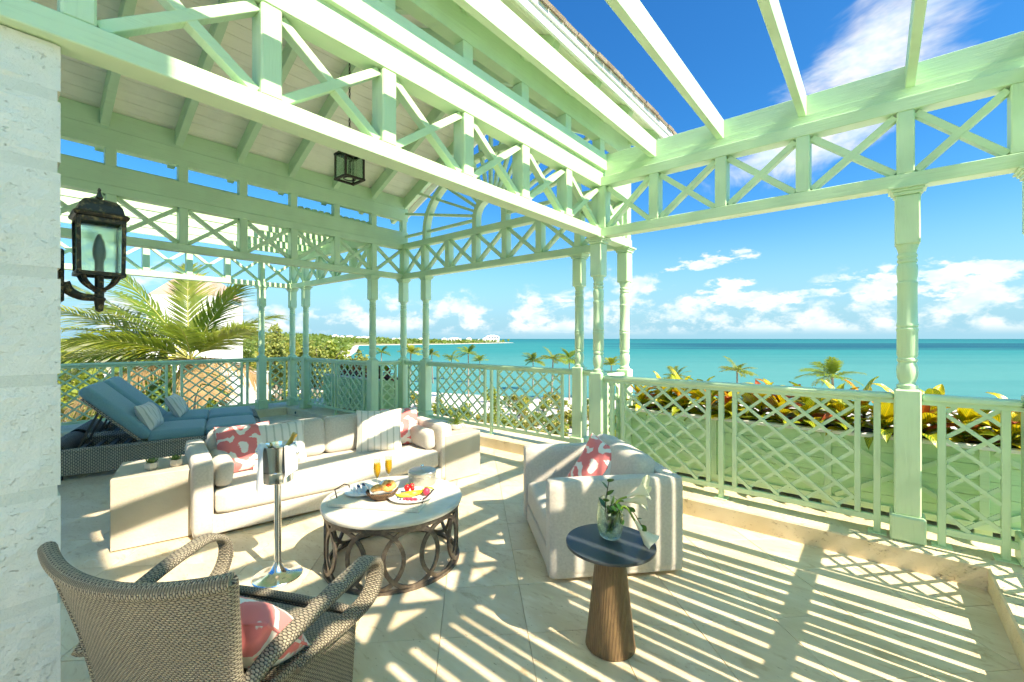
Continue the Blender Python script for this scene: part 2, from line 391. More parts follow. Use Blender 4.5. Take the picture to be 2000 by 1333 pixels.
# wicker
def wicker(name, a, b, dark, bw=.030, rh=.0125, ms=.0022, st=1.0):
    t = NT(name); v = t.co('UV'); n0 = t.noise(v, 14, 3, .5, 0, 'Color')
    va = t.n('ShaderNodeVectorMath', operation='MULTIPLY_ADD'); t.l(n0, va.inputs[0]); va.inputs[1].default_value = (.005, .004, 0); t.l(v, va.inputs[2])
    sp_ = t.n('ShaderNodeSeparateXYZ'); t.l(va.outputs[0], sp_.inputs[0]); vv = t.math('DIVIDE', sp_.outputs[1], rh); row = t.math('FLOOR', vv)
    au = t.math('FRACT', t.math('ADD', t.math('DIVIDE', sp_.outputs[0], bw), t.math('MULTIPLY', row, .5))); bb = t.math('MULTIPLY', t.math('ABSOLUTE', t.math('SUBTRACT', t.math('FRACT', vv), .5)), 2.0)
    lens = t.math('POWER', t.math('SINE', t.math('MULTIPLY', au, math.pi)), .55); hgt = t.math('SUBTRACT', lens, t.math('MULTIPLY', bb, .80)); fac = t.ramp(hgt, ms, ms + .42)
    n = t.noise(t.pos(), 5, 3); n2 = t.noise(v, 55, 2); st_ = t.mix(t.ramp(n2, .35, .65), a, b); st_ = t.mix(t.ramp(n, .3, .7, 0, .3), st_, tuple(x * .62 for x in a))
    t.set(Base_Color=t.mix(fac, dark, st_), Roughness=.62); t.bump(hgt, st, .005); return t
wicker('wicker', (.42, .37, .275), (.335, .295, .22), (.045, .037, .026), .0195, .0088, .04, .8)
wicker('wicker_lounge', (.50, .455, .375), (.41, .375, .31), (.07, .06, .05), .034, .018, .05)
wicker('wicker_dark', (.20, .20, .20), (.15, .15, .155), (.02, .02, .02), .022, .012, .08)
wicker('basket', (.30, .17, .09), (.22, .12, .06), (.03, .02, .01), .02, .008, .08)
# metals, glass, wood
plain('chrome', (.93, .92, .89), .14, 1.0); 
t = NT('bronze'); n = t.noise(t.pos(), 40, 4); t.set(Base_Color=t.mix(t.ramp(n, .4, .7), (.15, .125, .105), (.225, .19, .16)), Metallic=.7, Roughness=.42)
t = NT('old_bronze'); n = t.noise(t.pos(), 55, 6, .7); t.set(Base_Color=t.mix(t.ramp(n, .50, .66), (.030, .026, .020), (.24, .17, .075)), Metallic=.55, Roughness=t.ramp(n, .4, .7, .35, .6)); t.bump(n, .5, .004)
plain('dark_iron', (.05, .038, .03), .5, .6)
plain('black_top', (.035, .045, .055), .28); plain('foil_gold', (.72, .46, .12), .32, .9); plain('bottle_glass', (.02, .05, .02), .08)
def glass(name, col, rough=0.0, ior=1.45, tint=1.0):
    t = NT(name); t.t.nodes.remove(t.p); gl = t.n('ShaderNodeBsdfGlass'); gl.inputs['Color'].default_value = (*col, 1); gl.inputs['Roughness'].default_value = rough; gl.inputs['IOR'].default_value = ior
    tr = t.n('ShaderNodeBsdfTransparent'); tr.inputs[0].default_value = (*col, 1); mx = t.n('ShaderNodeMixShader'); mx.inputs[0].default_value = tint
    t.l(tr.outputs[0], mx.inputs[1]); t.l(gl.outputs[0], mx.inputs[2]); t.l(mx.outputs[0], t.out.inputs[0]); return t
glass('clear_glass', (.97, .99, .98), 0, 1.45, .28); glass('vase_glass', (.90, .97, .93), .02, 1.42, .6); glass('lamp_glass', (.86, .92, .88), .12, 1.3, .45)
plain('lamp_bulb', (.62, .66, .66), .35); plain('juice', (1.0, .50, .03), .25, 0)
t = NT('dark_wood'); v = t.co('Object', (9, 9, 1.2)); n = t.noise(v, 9, 6, .7, 1.0); n2 = t.wave(t.co('Object', (1, 1, .12)), 26, 5, 3, 'X')
c = t.mix(t.ramp(n, .35, .65), (.10, .062, .03), (.16, .10, .048)); c = t.mix(t.ramp(n2, .55, .9, 0, .35), c, (.20, .13, .065)); t.set(Base_Color=c, Roughness=.5); t.bump(t.math('ADD', n, n2), .4, .004)
t = NT('pale_wood'); n = t.noise(t.pos((3, 30, 3)), 8, 5); t.set(Base_Color=t.mix(t.ramp(n, .3, .7), (.66, .60, .48), (.74, .69, .58)), Roughness=.55)
t = NT('table_stone'); n = t.noise(t.pos(), 9, 6); t.set(Base_Color=t.mix(t.ramp(n, .3, .7), (.64, .60, .51), (.72, .69, .61)), Roughness=.38)
t = NT('hammered_silver'); v = t.co('Object'); vo = t.vor(v, 95); t.set(Base_Color=(.62, .60, .54), Metallic=.9, Roughness=.34); t.bump(vo, .9, .004)
plain('china', (.82, .83, .84), .18); plain('china_tinted', (.62, .73, .78), .3); plain('paper_gold', (.66, .48, .18), .45, .3)
t = NT('pastry'); n = t.noise(t.pos(), 60, 5); t.set(Base_Color=t.mix(t.ramp(n, .35, .65), (.68, .30, .06), (.80, .47, .15)), Roughness=.55); t.bump(n, .4, .004)
plain('jam', (.55, .05, .01), .2); plain('berry_red', (.62, .015, .02), .3); plain('raspberry', (.60, .04, .09), .45); plain('blueberry', (.04, .04, .12), .4)
plain('melon', (.62, .66, .12), .4); plain('mango', (.85, .50, .03), .4); plain('starfruit', (.62, .66, .04), .35); plain('blue_cap', (.03, .10, .22), .3); plain('tube_body', (.72, .76, .80), .3)
# roof
t = NT('shingle'); n = t.noise(t.pos(), 30, 6, .7); r_ = t.rnd(); t.set(Base_Color=t.mix(r_, (.30, .21, .15), (.42, .34, .27)), Roughness=.9); t.bump(n, .6, .01)
plain('metal_flash', (.74, .76, .76), .45, .0)
t = NT('roof_far'); v = t.pos(); q = t.n('ShaderNodeTexBrick'); t.l(v, q.inputs['Vector']); t.set(Base_Color=(.42, .28, .23), Roughness=.9)
# foliage
def leafm(name, a, b, rough=.42, trans=.35, vein=False):
    t = NT(name); r_ = t.rnd(); n = t.noise(t.pos(), 2.3, 3); c = t.mix(t.ramp(n, .3, .7), a, b)
    t.set(Base_Color=c, Roughness=rough); tl = t.n('ShaderNodeBsdfTranslucent'); mx = t.n('ShaderNodeMixShader'); mx.inputs[0].default_value = trans
    c2 = t.mix(.55, c, (.45, .55, .05)); t.l(c2, tl.inputs[0]); t.l(t.p.outputs[0], mx.inputs[1]); t.l(tl.outputs[0], mx.inputs[2]); t.l(mx.outputs[0], t.out.inputs[0]); return t
leafm('palm_leaf', (.085, .165, .018), (.19, .26, .028)); leafm('palm_yellow', (.36, .34, .04), (.22, .28, .03)); leafm('palm_dry', (.38, .25, .12), (.28, .17, .08), .8, .15)
leafm('palm_mid', (.11, .17, .028), (.23, .25, .04)); leafm('rachis', (.42, .42, .09), (.36, .33, .09), .5, .1)
leafm('shrub_a', (.19, .25, .04), (.28, .32, .05)); leafm('shrub_b', (.11, .18, .035), (.18, .25, .05)); leafm('shrub_c', (.26, .25, .045), (.33, .28, .06))
leafm('pine_leaf', (.20, .245, .055), (.29, .30, .075), .6, .25)
leafm('succulent', (.10, .19, .05), (.16, .25, .08), .4, .1); leafm('vase_leaf', (.025, .105, .02), (.05, .16, .03), .3, .2); leafm('agave', (.13, .22, .03), (.26, .33, .06), .4, .2)
leafm('calla', (.86, .87, .70), (.88, .86, .76), .4, .3); leafm('calla_stem', (.20, .34, .05), (.26, .40, .08), .35, .2)
def croton(name, a, vein, edge, vw=.16):
    t = NT(name); v = t.co('UV'); s_ = t.n('ShaderNodeSeparateXYZ'); t.l(v, s_.inputs[0])
    au = t.math('ABSOLUTE', s_.outputs[0]); k = t.math('FRACT', t.math('SUBTRACT', t.math('MULTIPLY', s_.outputs[1], 9.0), t.math('MULTIPLY', au, 3.0)))
    side = t.math('MULTIPLY', t.ramp(k, .0, .10, 0, 1), t.ramp(k, .2 + vw, .45 + vw, 1, 0)); mid = t.ramp(au, .05, .11, 1, 0); n = t.noise(v, 4, 4)
    f = t.math('MAXIMUM', mid, t.math('MULTIPLY', side, t.ramp(n, .25, .55, .3, 1))); c = t.mix(f, a, vein); c = t.mix(t.ramp(au, .75, 1.0, 0, .55), c, edge)
    t.set(Base_Color=c, Roughness=.28); tl = t.n('ShaderNodeBsdfTranslucent'); t.l(c, tl.inputs[0]); mx = t.n('ShaderNodeMixShader'); mx.inputs[0].default_value = .3
    t.l(t.p.outputs[0], mx.inputs[1]); t.l(tl.outputs[0], mx.inputs[2]); t.l(mx.outputs[0], t.out.inputs[0]); t.bump(f, .3, .004)
croton('croton_yellow', (.30, .34, .02), (.80, .60, .03), (.62, .50, .03), .30); croton('croton_green', (.12, .24, .02), (.55, .52, .05), (.20, .30, .03))
croton('croton_red', (.30, .07, .03), (.62, .14, .04), (.20, .03, .02)); croton('croton_orange', (.50, .22, .02), (.80, .42, .04), (.55, .12, .02), .25); croton('croton_dark', (.07, .06, .025), (.35, .07, .04), (.09, .03, .02))
plain('soil', (.035, .025, .018), .95); plain('stem_brown', (.10, .07, .04), .8)
t = NT('bark'); n = t.noise(t.pos((1, 1, 6)), 6, 5); t.set(Base_Color=t.mix(t.ramp(n, .35, .65), (.20, .16, .12), (.34, .29, .23)), Roughness=.9); t.bump(n, .6, .03)
# ground, sea
t = NT('sand'); v = t.pos(); n1 = t.noise(v, .05, 5); n2 = t.noise(v, 1.3, 6, .65); n3 = t.noise(v, .016, 6, .6)
gd = t.n('ShaderNodeVectorMath', operation='DISTANCE'); g = t.n('ShaderNodeNewGeometry'); t.l(g.outputs['Position'], gd.inputs[0]); gd.inputs[1].default_value = (0, 0, 0)
c = t.mix(t.ramp(n2, .35, .7), (.70, .655, .585), (.60, .545, .47))
sc2 = t.mix(t.ramp(n2, .3, .7), (.13, .16, .045), (.25, .24, .09)); far = t.ramp(gd.outputs['Value'], 130, 240)
bare = t.ramp(n1, .60, .72); far = t.math('MULTIPLY', far, t.math('SUBTRACT', 1.0, t.math('MULTIPLY', bare, .55)))
sp = t.n('ShaderNodeSeparateXYZ'); t.l(g.outputs['Position'], sp.inputs[0]); far = t.math('MULTIPLY', far, t.ramp(sp.outputs[2], -9.1, -8.6))
t.set(Base_Color=t.mix(far, c, sc2), Roughness=.95); t.bump(n2, .5, .12)
t = NT('sea'); v = t.pos(); g = t.n('ShaderNodeNewGeometry'); rotm = t.n('ShaderNodeMapping'); t.l(g.outputs['Position'], rotm.inputs[0]); rotm.inputs['Rotation'].default_value = (0, 0, -YAW)
se = t.n('ShaderNodeSeparateXYZ'); t.l(rotm.outputs[0], se.inputs[0])
dep = se.outputs[1]; mpx = t.n('ShaderNodeMapping'); t.l(rotm.outputs[0], mpx.inputs[0]); mpx.inputs['Scale'].default_value = (.0011, .0042, 1)
nb = t.noise(mpx.outputs[0], 1.0, 5, .55); mpy = t.n('ShaderNodeMapping'); t.l(rotm.outputs[0], mpy.inputs[0]); mpy.inputs['Scale'].default_value = (.004, .03, 1); nf = t.noise(mpy.outputs[0], 1.0, 5, .6)
shal = t.mix(t.ramp(dep, 80, 420), (.065, .245, .24), (.016, .195, .205)); shal = t.mix(t.ramp(dep, 420, 2200), shal, (.006, .150, .178))
lat = t.math('ADD', se.outputs[0], t.math('MULTIPLY', t.math('SUBTRACT', nf, .5), 500.0))
edge_a = t.math('ADD', dep, t.math('MULTIPLY', t.math('SUBTRACT', nb, .5), 520.0))
ch = t.math('MULTIPLY', t.ramp(edge_a, 330, 520), t.ramp(edge_a, 900, 1350, 1, 0)); ch = t.math('MULTIPLY', ch, t.ramp(lat, 60, 330))
ch = t.math('MULTIPLY', ch, t.ramp(nf, .25, .6, .55, 1))
dk = t.math('MULTIPLY', t.ramp(nb, .60, .70), t.ramp(dep, 150, 400)); dk = t.math('MAXIMUM', t.math('MULTIPLY', dk, .4), t.math('MULTIPLY', ch, .92))
reef = t.ramp(dep, 3200, 5200)
c = t.mix(dk, shal, (.002, .065, .115)); c = t.mix(reef, c, (.004, .13, .155)); c = t.mix(t.ramp(t.noise(t.pos((1, 1, 1)), .18, 5, .7), .45, .75, 0, .22), c, (.11, .28, .285)); c = t.mix(t.ramp(nf, .45, .7, 0, .22), c, (.004, .12, .15))  # paler noise flecks paint glints into the water colour
wv = t.noise(t.pos((1, 1, 1)), .55, 6, .7); wv2 = t.noise(t.pos((1, 1, 1)), .06, 4, .6)
t.set(Base_Color=c, Roughness=1.0, Specular_IOR_Level=0.0); t.bump(t.math('ADD', wv, t.math('MULTIPLY', wv2, 2.0)), .35, .5)
gl = t.n('ShaderNodeBsdfGlossy'); gl.inputs['Roughness'].default_value = .30; mx = t.n('ShaderNodeMixShader'); mx.inputs[0].default_value = .06; t.l(t.p.outputs[0], mx.inputs[1]); t.l(gl.outputs[0], mx.inputs[2]); t.l(mx.outputs[0], t.out.inputs[0])

# ================================================================ terrace, walls
def struct(name, mb, mat, **k): return tag(mb.build(name, mat, **k), kind='structure')
ZK = .145                                   # kerb top
slab = MB(); slab.box((-4.2, .9, -.21), (13.4, 9.2, .40)); fl = struct('terrace_floor', slab, 'grout')
TS = .457; a45 = R(45); tile_me = None
ca, sa = math.cos(a45), math.sin(a45); k = 0
for i in range(-40, 41):
    for j in range(-40, 41):
        cx = -4 + (i * ca - j * sa) * TS; cy_ = 1.5 + (i * sa + j * ca) * TS
        if not (-9.7 < cx < .85 and -1.2 < cy_ < 4.95): continue
        if cx < -2.6 and cy_ < -.2: continue
        if tile_me is None:
            b = MB(); b.box((0, 0, -.0075), (TS - .003, TS - .003, .015), bev=.0012); o = b.build('floor_tile', 'travertine', fl); tile_me = o.data
        else: o = link('floor_tile', tile_me, fl)
        o.location = (cx, cy_, random.uniform(-.0006, .0006)); o.rotation_euler = (0, 0, a45 + R(90) * random.randrange(4))
# kerb blocks
kr = thing('kerb', None, None, (0, 0, 0), world=True); kr['kind'] = 'structure'
def kerb(x0, x1, y0, y1):
    b = MB(); b.box(((x0 + x1) / 2, (y0 + y1) / 2, ZK / 2 - .03), (x1 - x0, y1 - y0, ZK + .06), bev=.010); return b.build('kerb_stone', 'coral_kerb', kr)
kerb(-2.47, 1.6, 3.95, 5.35); kerb(.52, 1.6, -1.5, 3.948)
kerb(-6.31, -2.475, 4.57, 5.35); kerb(-10.2, -6.315, 3.95, 5.35)
kerb(-10.2, -9.33, -2.4, 3.948)
b = MB(); b.tube([(-9.26, 3.948, .085), (-9.26, 3.962, .085)], .02, 10); b.tube([(-9.26, 3.9465, .085), (-9.26, 3.9475, .085)], .024, 12)
o = MB().tube([(-8.95, 3.944, .07), (-8.95, 3.9495, .07)], .026, 14).build('drain_spout', 'dark_iron', kr)
# coral stone wall by the camera
wl_ = thing('stone_wall', 'whitewashed coral stone wall end at the left frame edge, behind the wicker chair', 'wall', (-2.5, -.5, 0), world=True)
b = MB(); b.box((-2.44, -1.4, 1.303), (.36, 3.12, 2.604)); b.build('mortar_core', 'mortar', wl_)
courses = [(.0, .26), (.30, .60), (.64, .985), (1.025, 1.385), (1.425, 1.765), (1.805, 2.145), (2.185, 2.40), (2.44, 2.602)]
for ci, (z0, z1) in enumerate(courses):
    y = .168; first = True
    while y > -2.9:
        L = (.62 if ci % 2 else .95) if first else .95; first = False; y2 = max(y - L, -2.95)
        b = MB()
        def fx(u, v, x0=-2.252, ya=y, yb=y2, za=z0, zb=z1):
            yy = lerp(yb, ya, u); zz = lerp(za, zb, v); e = min(u, 1 - u, v, 1 - v); r = .0035 * max(0, 1 - e / .06)
            n = .0035 * math.sin(yy * 41 + zz * 23) * math.sin(zz * 57 - yy * 11)
            return (x0 - .006 - r + n, yy, zz), (yy, zz)
        b.grid(fx, 24, 10); b.box((-2.44, (y + y2) / 2, (z0 + z1) / 2), (.361, y - y2, z1 - z0)); b.build('stone_block', 'coral_white', wl_); y = y2 - .03
# unseen house mass beside and behind the camera, shaped for shade and bounce
hs = thing('house', 'unseen house walls behind the viewer, shaped to shade the terrace and bounce sunlight', 'house', (3, -2, 0), world=True)
b = MB(); b.box((1.7, -.28, 3.7), (1.1, 1.32, 7.4)); b.build('shade_caster', 'render_white', hs)  # unseen tower, added to shade the near beam end and stone wall
b = MB(); b.box((-2.43, -3.68, 3.0), (.34, 3.8, 6.0)); b.build('bounce_wall', 'render_white', hs)  # unseen sunlit wall, added to bounce light onto the terrace
b = MB(); b.box((-2.0, -5.6, 2.0), (9.0, .3, 4.0)); b.build('rear_wall', 'render_white', hs)

# ================================================================ posts, trusses, rails
ZL = (2.61, 2.70); ZU = (3.135, 3.23)
col_prof = [(.052, 1.196), (.058, 1.205), (.058, 1.225), (.046, 1.235), (.044, 1.245), (.054, 1.275), (.0595, 1.315), (.057, 1.355), (.048, 1.385), (.056, 1.395), (.056, 1.41), (.050, 1.418), (.0575, 1.44),
            (.0565, 1.60), (.060, 1.607), (.060, 1.62), (.055, 1.626), (.055, 1.633), (.060, 1.64), (.060, 1.652), (.0555, 1.66), (.054, 1.80), (.054, 1.92), (.057, 1.928), (.057, 1.945), (.050, 1.952), (.0545, 1.99), (.058, 2.03),
            (.055, 2.065), (.047, 2.08), (.055, 2.09), (.055, 2.105), (.050, 2.11), (.050, 2.118), (.055, 2.124), (.055, 2.14), (.048, 2.148), (.052, 2.17), (.060, 2.195), (.060, 2.21)]
colme = {}
def column(label, x, y, first=[True]):
    t = thing('turned_post', label, 'post', (x, y, ZK))
    def mk(nm, fn):
        if nm in colme: return link(nm, colme[nm], t)
        b = MB(); fn(b); o = b.build(nm, 'mint_v', t, smooth=32); colme[nm] = o.data; return o
    z = -ZK
    mk('plinth', lambda b: b.box((0, 0, .09), (.188, .188, .18), bev=.012))
    mk('pedestal', lambda b: (b.box((0, 0, .615), (.142, .142, .87), bev=.008), b.lathe([(.095, .0), (.0, .0)], 4) if 0 else None, b.box((0, 0, 1.046 + .004), (.118, .118, .012), bev=.005)))
    mk('shaft', lambda b: b.lathe([(r, zz + z) for r, zz in col_prof], 22))
    mk('neck_block', lambda b: b.box((0, 0, (2.205 + 2.551) / 2 + z), (.134, .134, .346), bev=.010))
    mk('capital', lambda b: (b.box((0, 0, 2.563 + z), (.152, .152, .024), bev=.004), b.box((0, 0, 2.5835 + z), (.176, .176, .017), bev=.004), b.box((0, 0, 2.60 + z), (.204, .204, .016), bev=.003)))
    return t
XA, XL_, XR, XF = -2.27, -6.515, .77, -9.54; YB, YG = 4.147, 4.77
column('turned mint post standing alone mid right railing before the croton planter', .16, YB)
column('turned mint post at the right frame edge, only its capital showing', XR, YB)
column('nearest of the three clustered turned posts, at the armchair, where the right railing starts', XA, YB)
column('right hand turned post of the cluster of three, sunlit white', XA, YG)
column('left hand turned post of the cluster of three, behind the armchair', -2.88, YG)
column('turned post at the far pavilion corner, middle of the three behind the sofa', XL_, YG)
column('turned post right of the far pavilion corner, behind the pink sofa pillow', -5.89, YG)
column('turned post left of the far pavilion corner, behind the middle of the sofa', XL_, YB)
column('turned post at the far corner of the lounger pergola', XF, YB)
column('turned post just right of the lounger pergola corner', -8.93, YB)
column('turned post left of the lounger pergola corner, beyond the lounger feet', XF, 3.54)

def truss(label, p0, p1, posts, thick=.128, name='truss_beam', chords=True):
    p0, p1 = Vector((*p0, 0)), Vector((*p1, 0)); d = (p1 - p0); L = d.length; d.normalize()
    t = thing(name, label, 'beam', (p0.x, p0.y, ZL[0]), world=True)
    def at(s, z): return (p0 + d * s) + Vector((0, 0, z))
    for nm, (za, zb) in (('lower_chord', ZL), ('upper_chord', ZU)):
        b = MB(); b.bar(at(0, (za + zb) / 2), at(L, (za + zb) / 2), thick, zb - za, bev=.004); b.build(nm, 'mint', t)
    for s in posts:
        b = MB(); b.bar(at(s, ZL[1] - .002), at(s, ZU[0] + .002), .095, thick - .006, up=(-d.y, d.x, 0), bev=.008); b.build('upright', 'mint_v', t)
    ps = sorted(posts)
    for a, c in zip(ps, ps[1:]):
        if c - a < .2: continue
        for q, dp in ((0, .066), (1, .060)):
            s0, s1 = a + .045, c - .045; z0, z1 = ZL[1] + .004, ZU[0] - .004
            if q: z0, z1 = z1, z0
            h = .046; b = MB(); sl_ = (z1 - z0) / (s1 - s0)
            # trimmed diagonal as a parallelogram-ended bar
            nx = h / 2 * math.sqrt(1 + sl_ * sl_)
            b.bar(at(s0 + .01, z0 + (.012 if not q else -.012)), at(s1 - .01, z1 - (.012 if not q else -.012)), dp, h, bev=.003); b.build('cross_brace', 'mint', t)
    return t
ya = [4.147 - .656 * i for i in range(7)]
truss('sunlit cross braced beam running from stone wall to post cluster, over the sofa', (XA, -.6), (XA, YG + .064), [y + .6 for y in ya] + [YG + .6])
truss('cross braced beam over the right railing, below the open rafters', (XA + .0645, YB), (XR - .0645, YB), [.0] + [.6 * i - .0645 + .02 for i in range(1, 6)][:4] + [XR - .0645 - XA - .0645 - .02])
truss('cross braced beam under the sunburst gable, facing the sea', (XL_ + .0645, YG), (XA - .0645, YG), [-.02] + [.6065 * i - .0645 for i in range(1, 7)] + [XA - XL_ - .129 + .02])
truss('long cross braced beam between the pavilion and the lounger pergola', (XL_, -1.2), (XL_, YG + .064), [y + 1.2 for y in ya] + [YG + 1.2, 1.2 - .445])
truss('cross braced beam at the sea end of the lounger pergola', (XF + .0645, YB), (XL_ - .0645, YB), [-.02] + [.605 * i - .0645 for i in range(1, 5)] + [XL_ - XF - .129 + .02])
truss('farthest cross braced beam, left side of the lounger pergola, before the palm', (XF, -1.8), (XF, YB + .064), [y + 1.8 for y in [4.147 - .607 * i for i in range(9)]])
truss('cross braced beam at the right side of the terrace, seen by its shadow', (XR, .45), (XR, YB + .064), [y - .45 for y in [4.147 - .607 * i for i in range(7)]])

PITCH = .20; SLOPE = .84
def lattice(par_, at, s0, s1, z0, z1, nrm):
    wdt = .0245
    for q in (1, -1):
        span = (z1 - z0) / SLOPE; c = s0 - (span if q > 0 else 0) + (.05 if q > 0 else .11)
        while c < s1 + (0 if q > 0 else span):
            # line s = c + q*(z-z0)/SLOPE
            pts = []
            za, zb = z0, z1; sa_ = c; sb_ = c + q * (z1 - z0) / SLOPE
            def zat(s): return z0 + q * (s - c) * SLOPE
            lo, hi = min(sa_, sb_), max(sa_, sb_)
            lo2, hi2 = max(lo, s0), min(hi, s1)
            if hi2 - lo2 > .03:
                b = MB(); b.bar(at(lo2, zat(lo2)) + nrm * .0075 * q, at(hi2, zat(hi2)) + nrm * .0075 * q, .013, wdt); b.build('slat', 'mint', par_)
            c += PITCH
def rail(label, p0, p1, posts=(), panels=(), zt=1.167):
    """posts: s of slim posts on plates; panels: (s0,s1) lattice with stiles"""
    p0, p1 = Vector((*p0, 0)), Vector((*p1, 0)); d = (p1 - p0); L = d.length; d.normalize(); nrm = Vector((-d.y, d.x, 0))
    t = thing('lattice_railing', label, 'railing', (p0.x, p0.y, ZK), world=True)
    def at(s, z): return (p0 + d * s) + Vector((0, 0, z))
    b = MB(); b.bar(at(0, zt - .024), at(L, zt - .024), .088, .048, bev=.014); b.bar(at(0, zt - .060), at(L, zt - .060), .046, .026); b.build('top_rail', 'mint', t, smooth=40)
    b = MB(); b.bar(at(0, .25), at(L, .25), .034, .044, bev=.003); b.build('bottom_rail', 'mint', t)
    for s in posts:
        b = MB(); b.bar(at(s, ZK + .006), at(s, zt - .073), .041, .041, up=nrm, bev=.003); b.box(at(s, ZK + .004), (.105, .105, .008), bev=.002); b.build('rail_post', 'mint_v', t)
    for s0, s1 in panels:
        for s in (s0, s1):
            b = MB(); b.bar(at(s, .2725), at(s, zt - .073), .036, .036, up=nrm, bev=.003); b.build('stile', 'mint_v', t)
        lattice(t, at, s0 + .018, s1 - .018, .273, zt - .074, nrm)
    return t
h_ = .072
# right railing C1 -> P1 -> corner ; s measured from the start
x0 = XA + h_; rail('lattice railing from armchair to lone turned post, before the croton planter', (x0, YB), (.16 - h_, YB), [-2.112 - x0, -1.058 - x0, -.003 - x0], [(-1.985 - x0, -1.165 - x0), (-.95 - x0, -.115 - x0)])
x0 = .16 + h_; rail('short lattice railing right of the lone turned post', (x0, YB), (XR - h_, YB), [.333 - x0, .625 - x0], []); t_ = bpy.data.objects[-1] if 0 else None
rr = [o for o in bpy.data.objects if o.get('label', '').startswith('short lattice railing right of')][0]
lattice(rr, lambda s, z: Vector((s, YB, z)), .354, .604, .273, 1.093, Vector((0, 1, 0)))
rail('narrow lattice railing between two clustered posts behind the armchair', (XA, YB + h_), (XA, YG - h_), [], [(.10, .38)])
rail('narrow lattice railing in the post cluster, facing the sea', (-2.88 + h_, YG), (XA - h_, YG), [], [(.09, .375)])
x0 = -5.89 + h_; rail('long lattice railing behind the pale cube table, sand garden beyond', (x0, YG), (-2.88 - h_, YG), [-4.378 - x0], [(-5.58 - x0, -4.51 - x0), (-4.245 - x0, -3.135 - x0)])
rail('narrow lattice railing right of the far pavilion corner', (XL_ + h_, YG), (-5.89 - h_, YG), [], [(.09, .39)])
rail('narrow lattice railing left of the far pavilion corner', (XL_, YB + h_), (XL_, YG - h_), [], [(.10, .38)])
x0 = -8.93 + h_; rail('lattice railing of the lounger pergola before the far planter', (x0, YB), (XL_ - h_, YB), [-7.74 - x0], [(-8.75 - x0, -7.86 - x0), (-7.63 - x0, -6.79 - x0)])
rail('narrow lattice railing by the lounger pergola corner, facing the sea', (XF + h_, YB), (-8.93 - h_, YB), [], [(.09, .375)])
rail('narrow lattice railing left of the lounger pergola corner', (XF, 3.54 + h_), (XF, YB - h_), [], [(.09, .375)])
rail('long lattice railing behind the blue loungers, palm beyond', (XF, -1.2), (XF, 3.54 - h_), [1.2 + s for s in (-.15, 1.40, 2.11, 3.28)] , [(1.2 + a, 1.2 + b) for a, b in ((-.05, 1.30), (1.50, 2.00), (2.22, 3.18))])

# ---- right side screen with upright slats (throws the stripes on the floor)
ss = thing('slatted_screen', 'upright slat screen at the right terrace edge, seen by its striped shadow on the floor', 'screen', (XR, 2, ZK), world=True)
def sbar(y, wdt, z0=.16, z1=2.609, nm='screen_slat', th=.02):
    b = MB(); b.box((XR, y, (z0 + z1) / 2), (th, wdt, z1 - z0)); b.build(nm, 'mint_v', ss)
b = MB(); b.box((XR, 2.06, 1.132), (.05, 2.82, .070)); b.build('mid_rail', 'mint', ss); b = MB(); b.box((XR, 2.06, .23), (.04, 2.82, .06)); b.build('bottom_rail', 'mint', ss)
sbar(3.525, .10, .15, 2.609, 'corner_stud', .13); ye = 3.40 - .05
edges = [3.395, 2.795, 2.19, 1.595, 1.0]
for a_, b_ in zip(edges, edges[1:]):
    sbar(b_, .068, nm='screen_post', th=.07)
    hi_ = a_ - .034 - .016; lo_ = b_ + .034 + .014; n = 4; gap = .036; wd_ = (hi_ - lo_ - gap * 3) / 4
    for k in range(4):
        yc = hi_ - wd_ / 2 - k * (wd_ + gap); sbar(yc, wd_)
sbar(.75, .40, nm='screen_panel')
ra = rail('lattice railing at the right terrace edge, casting its pattern on the floor corner', (XR, 3.575), (XR, YB - h_), [], [(.03, .46)])

# ================================================================ friezes, roof
def frieze(label, x, y0, y1, ys):
    t = thing('frieze', label, 'frieze', (x, y0, ZU[1]), world=True)
    b = MB(); b.box((x, (y0 + y1) / 2, 3.34), (.104, y1 - y0, .212)); b.build('lower_board', 'mint', t)
    for z0, z1, th in ((3.645, 3.846, .100), (3.850, 4.05, .094)):
        b = MB(); b.box((x, (y0 + y1) / 2, (z0 + z1) / 2), (th, y1 - y0, z1 - z0)); b.build('upper_board', 'mint', t)
    for y in ys:
        b = MB(); b.box((x, y, 3.5455), (.096, .097, .199), bev=.004); b.build('stub_post', 'mint', t)
    return t
fy = [4.147 - .656 * i for i in range(9)] + [YG - .01]
fr = frieze('slotted frieze under the eave above the sunlit beam', XA, -1.6, YG + .06, fy)
fr2 = frieze('slotted frieze on the far side of the pavilion, sky showing through its slots', XL_, -1.6, YG + .06, fy)
XC = (XA + XL_) / 2; SL = .49
rf = thing('pavilion_roof', 'gabled roof over the sofa, cream boarded inside with mint rafters, brown shingles on top', 'roof', (XC, 1.6, 4.05), world=True)
def zceil(x): return 4.048 + (abs(XA + .064 - .064 - XC) - abs(x - XC)) * SL          # underside of boards
y0r, y1r = -1.7, 5.04
ang = math.atan(SL)
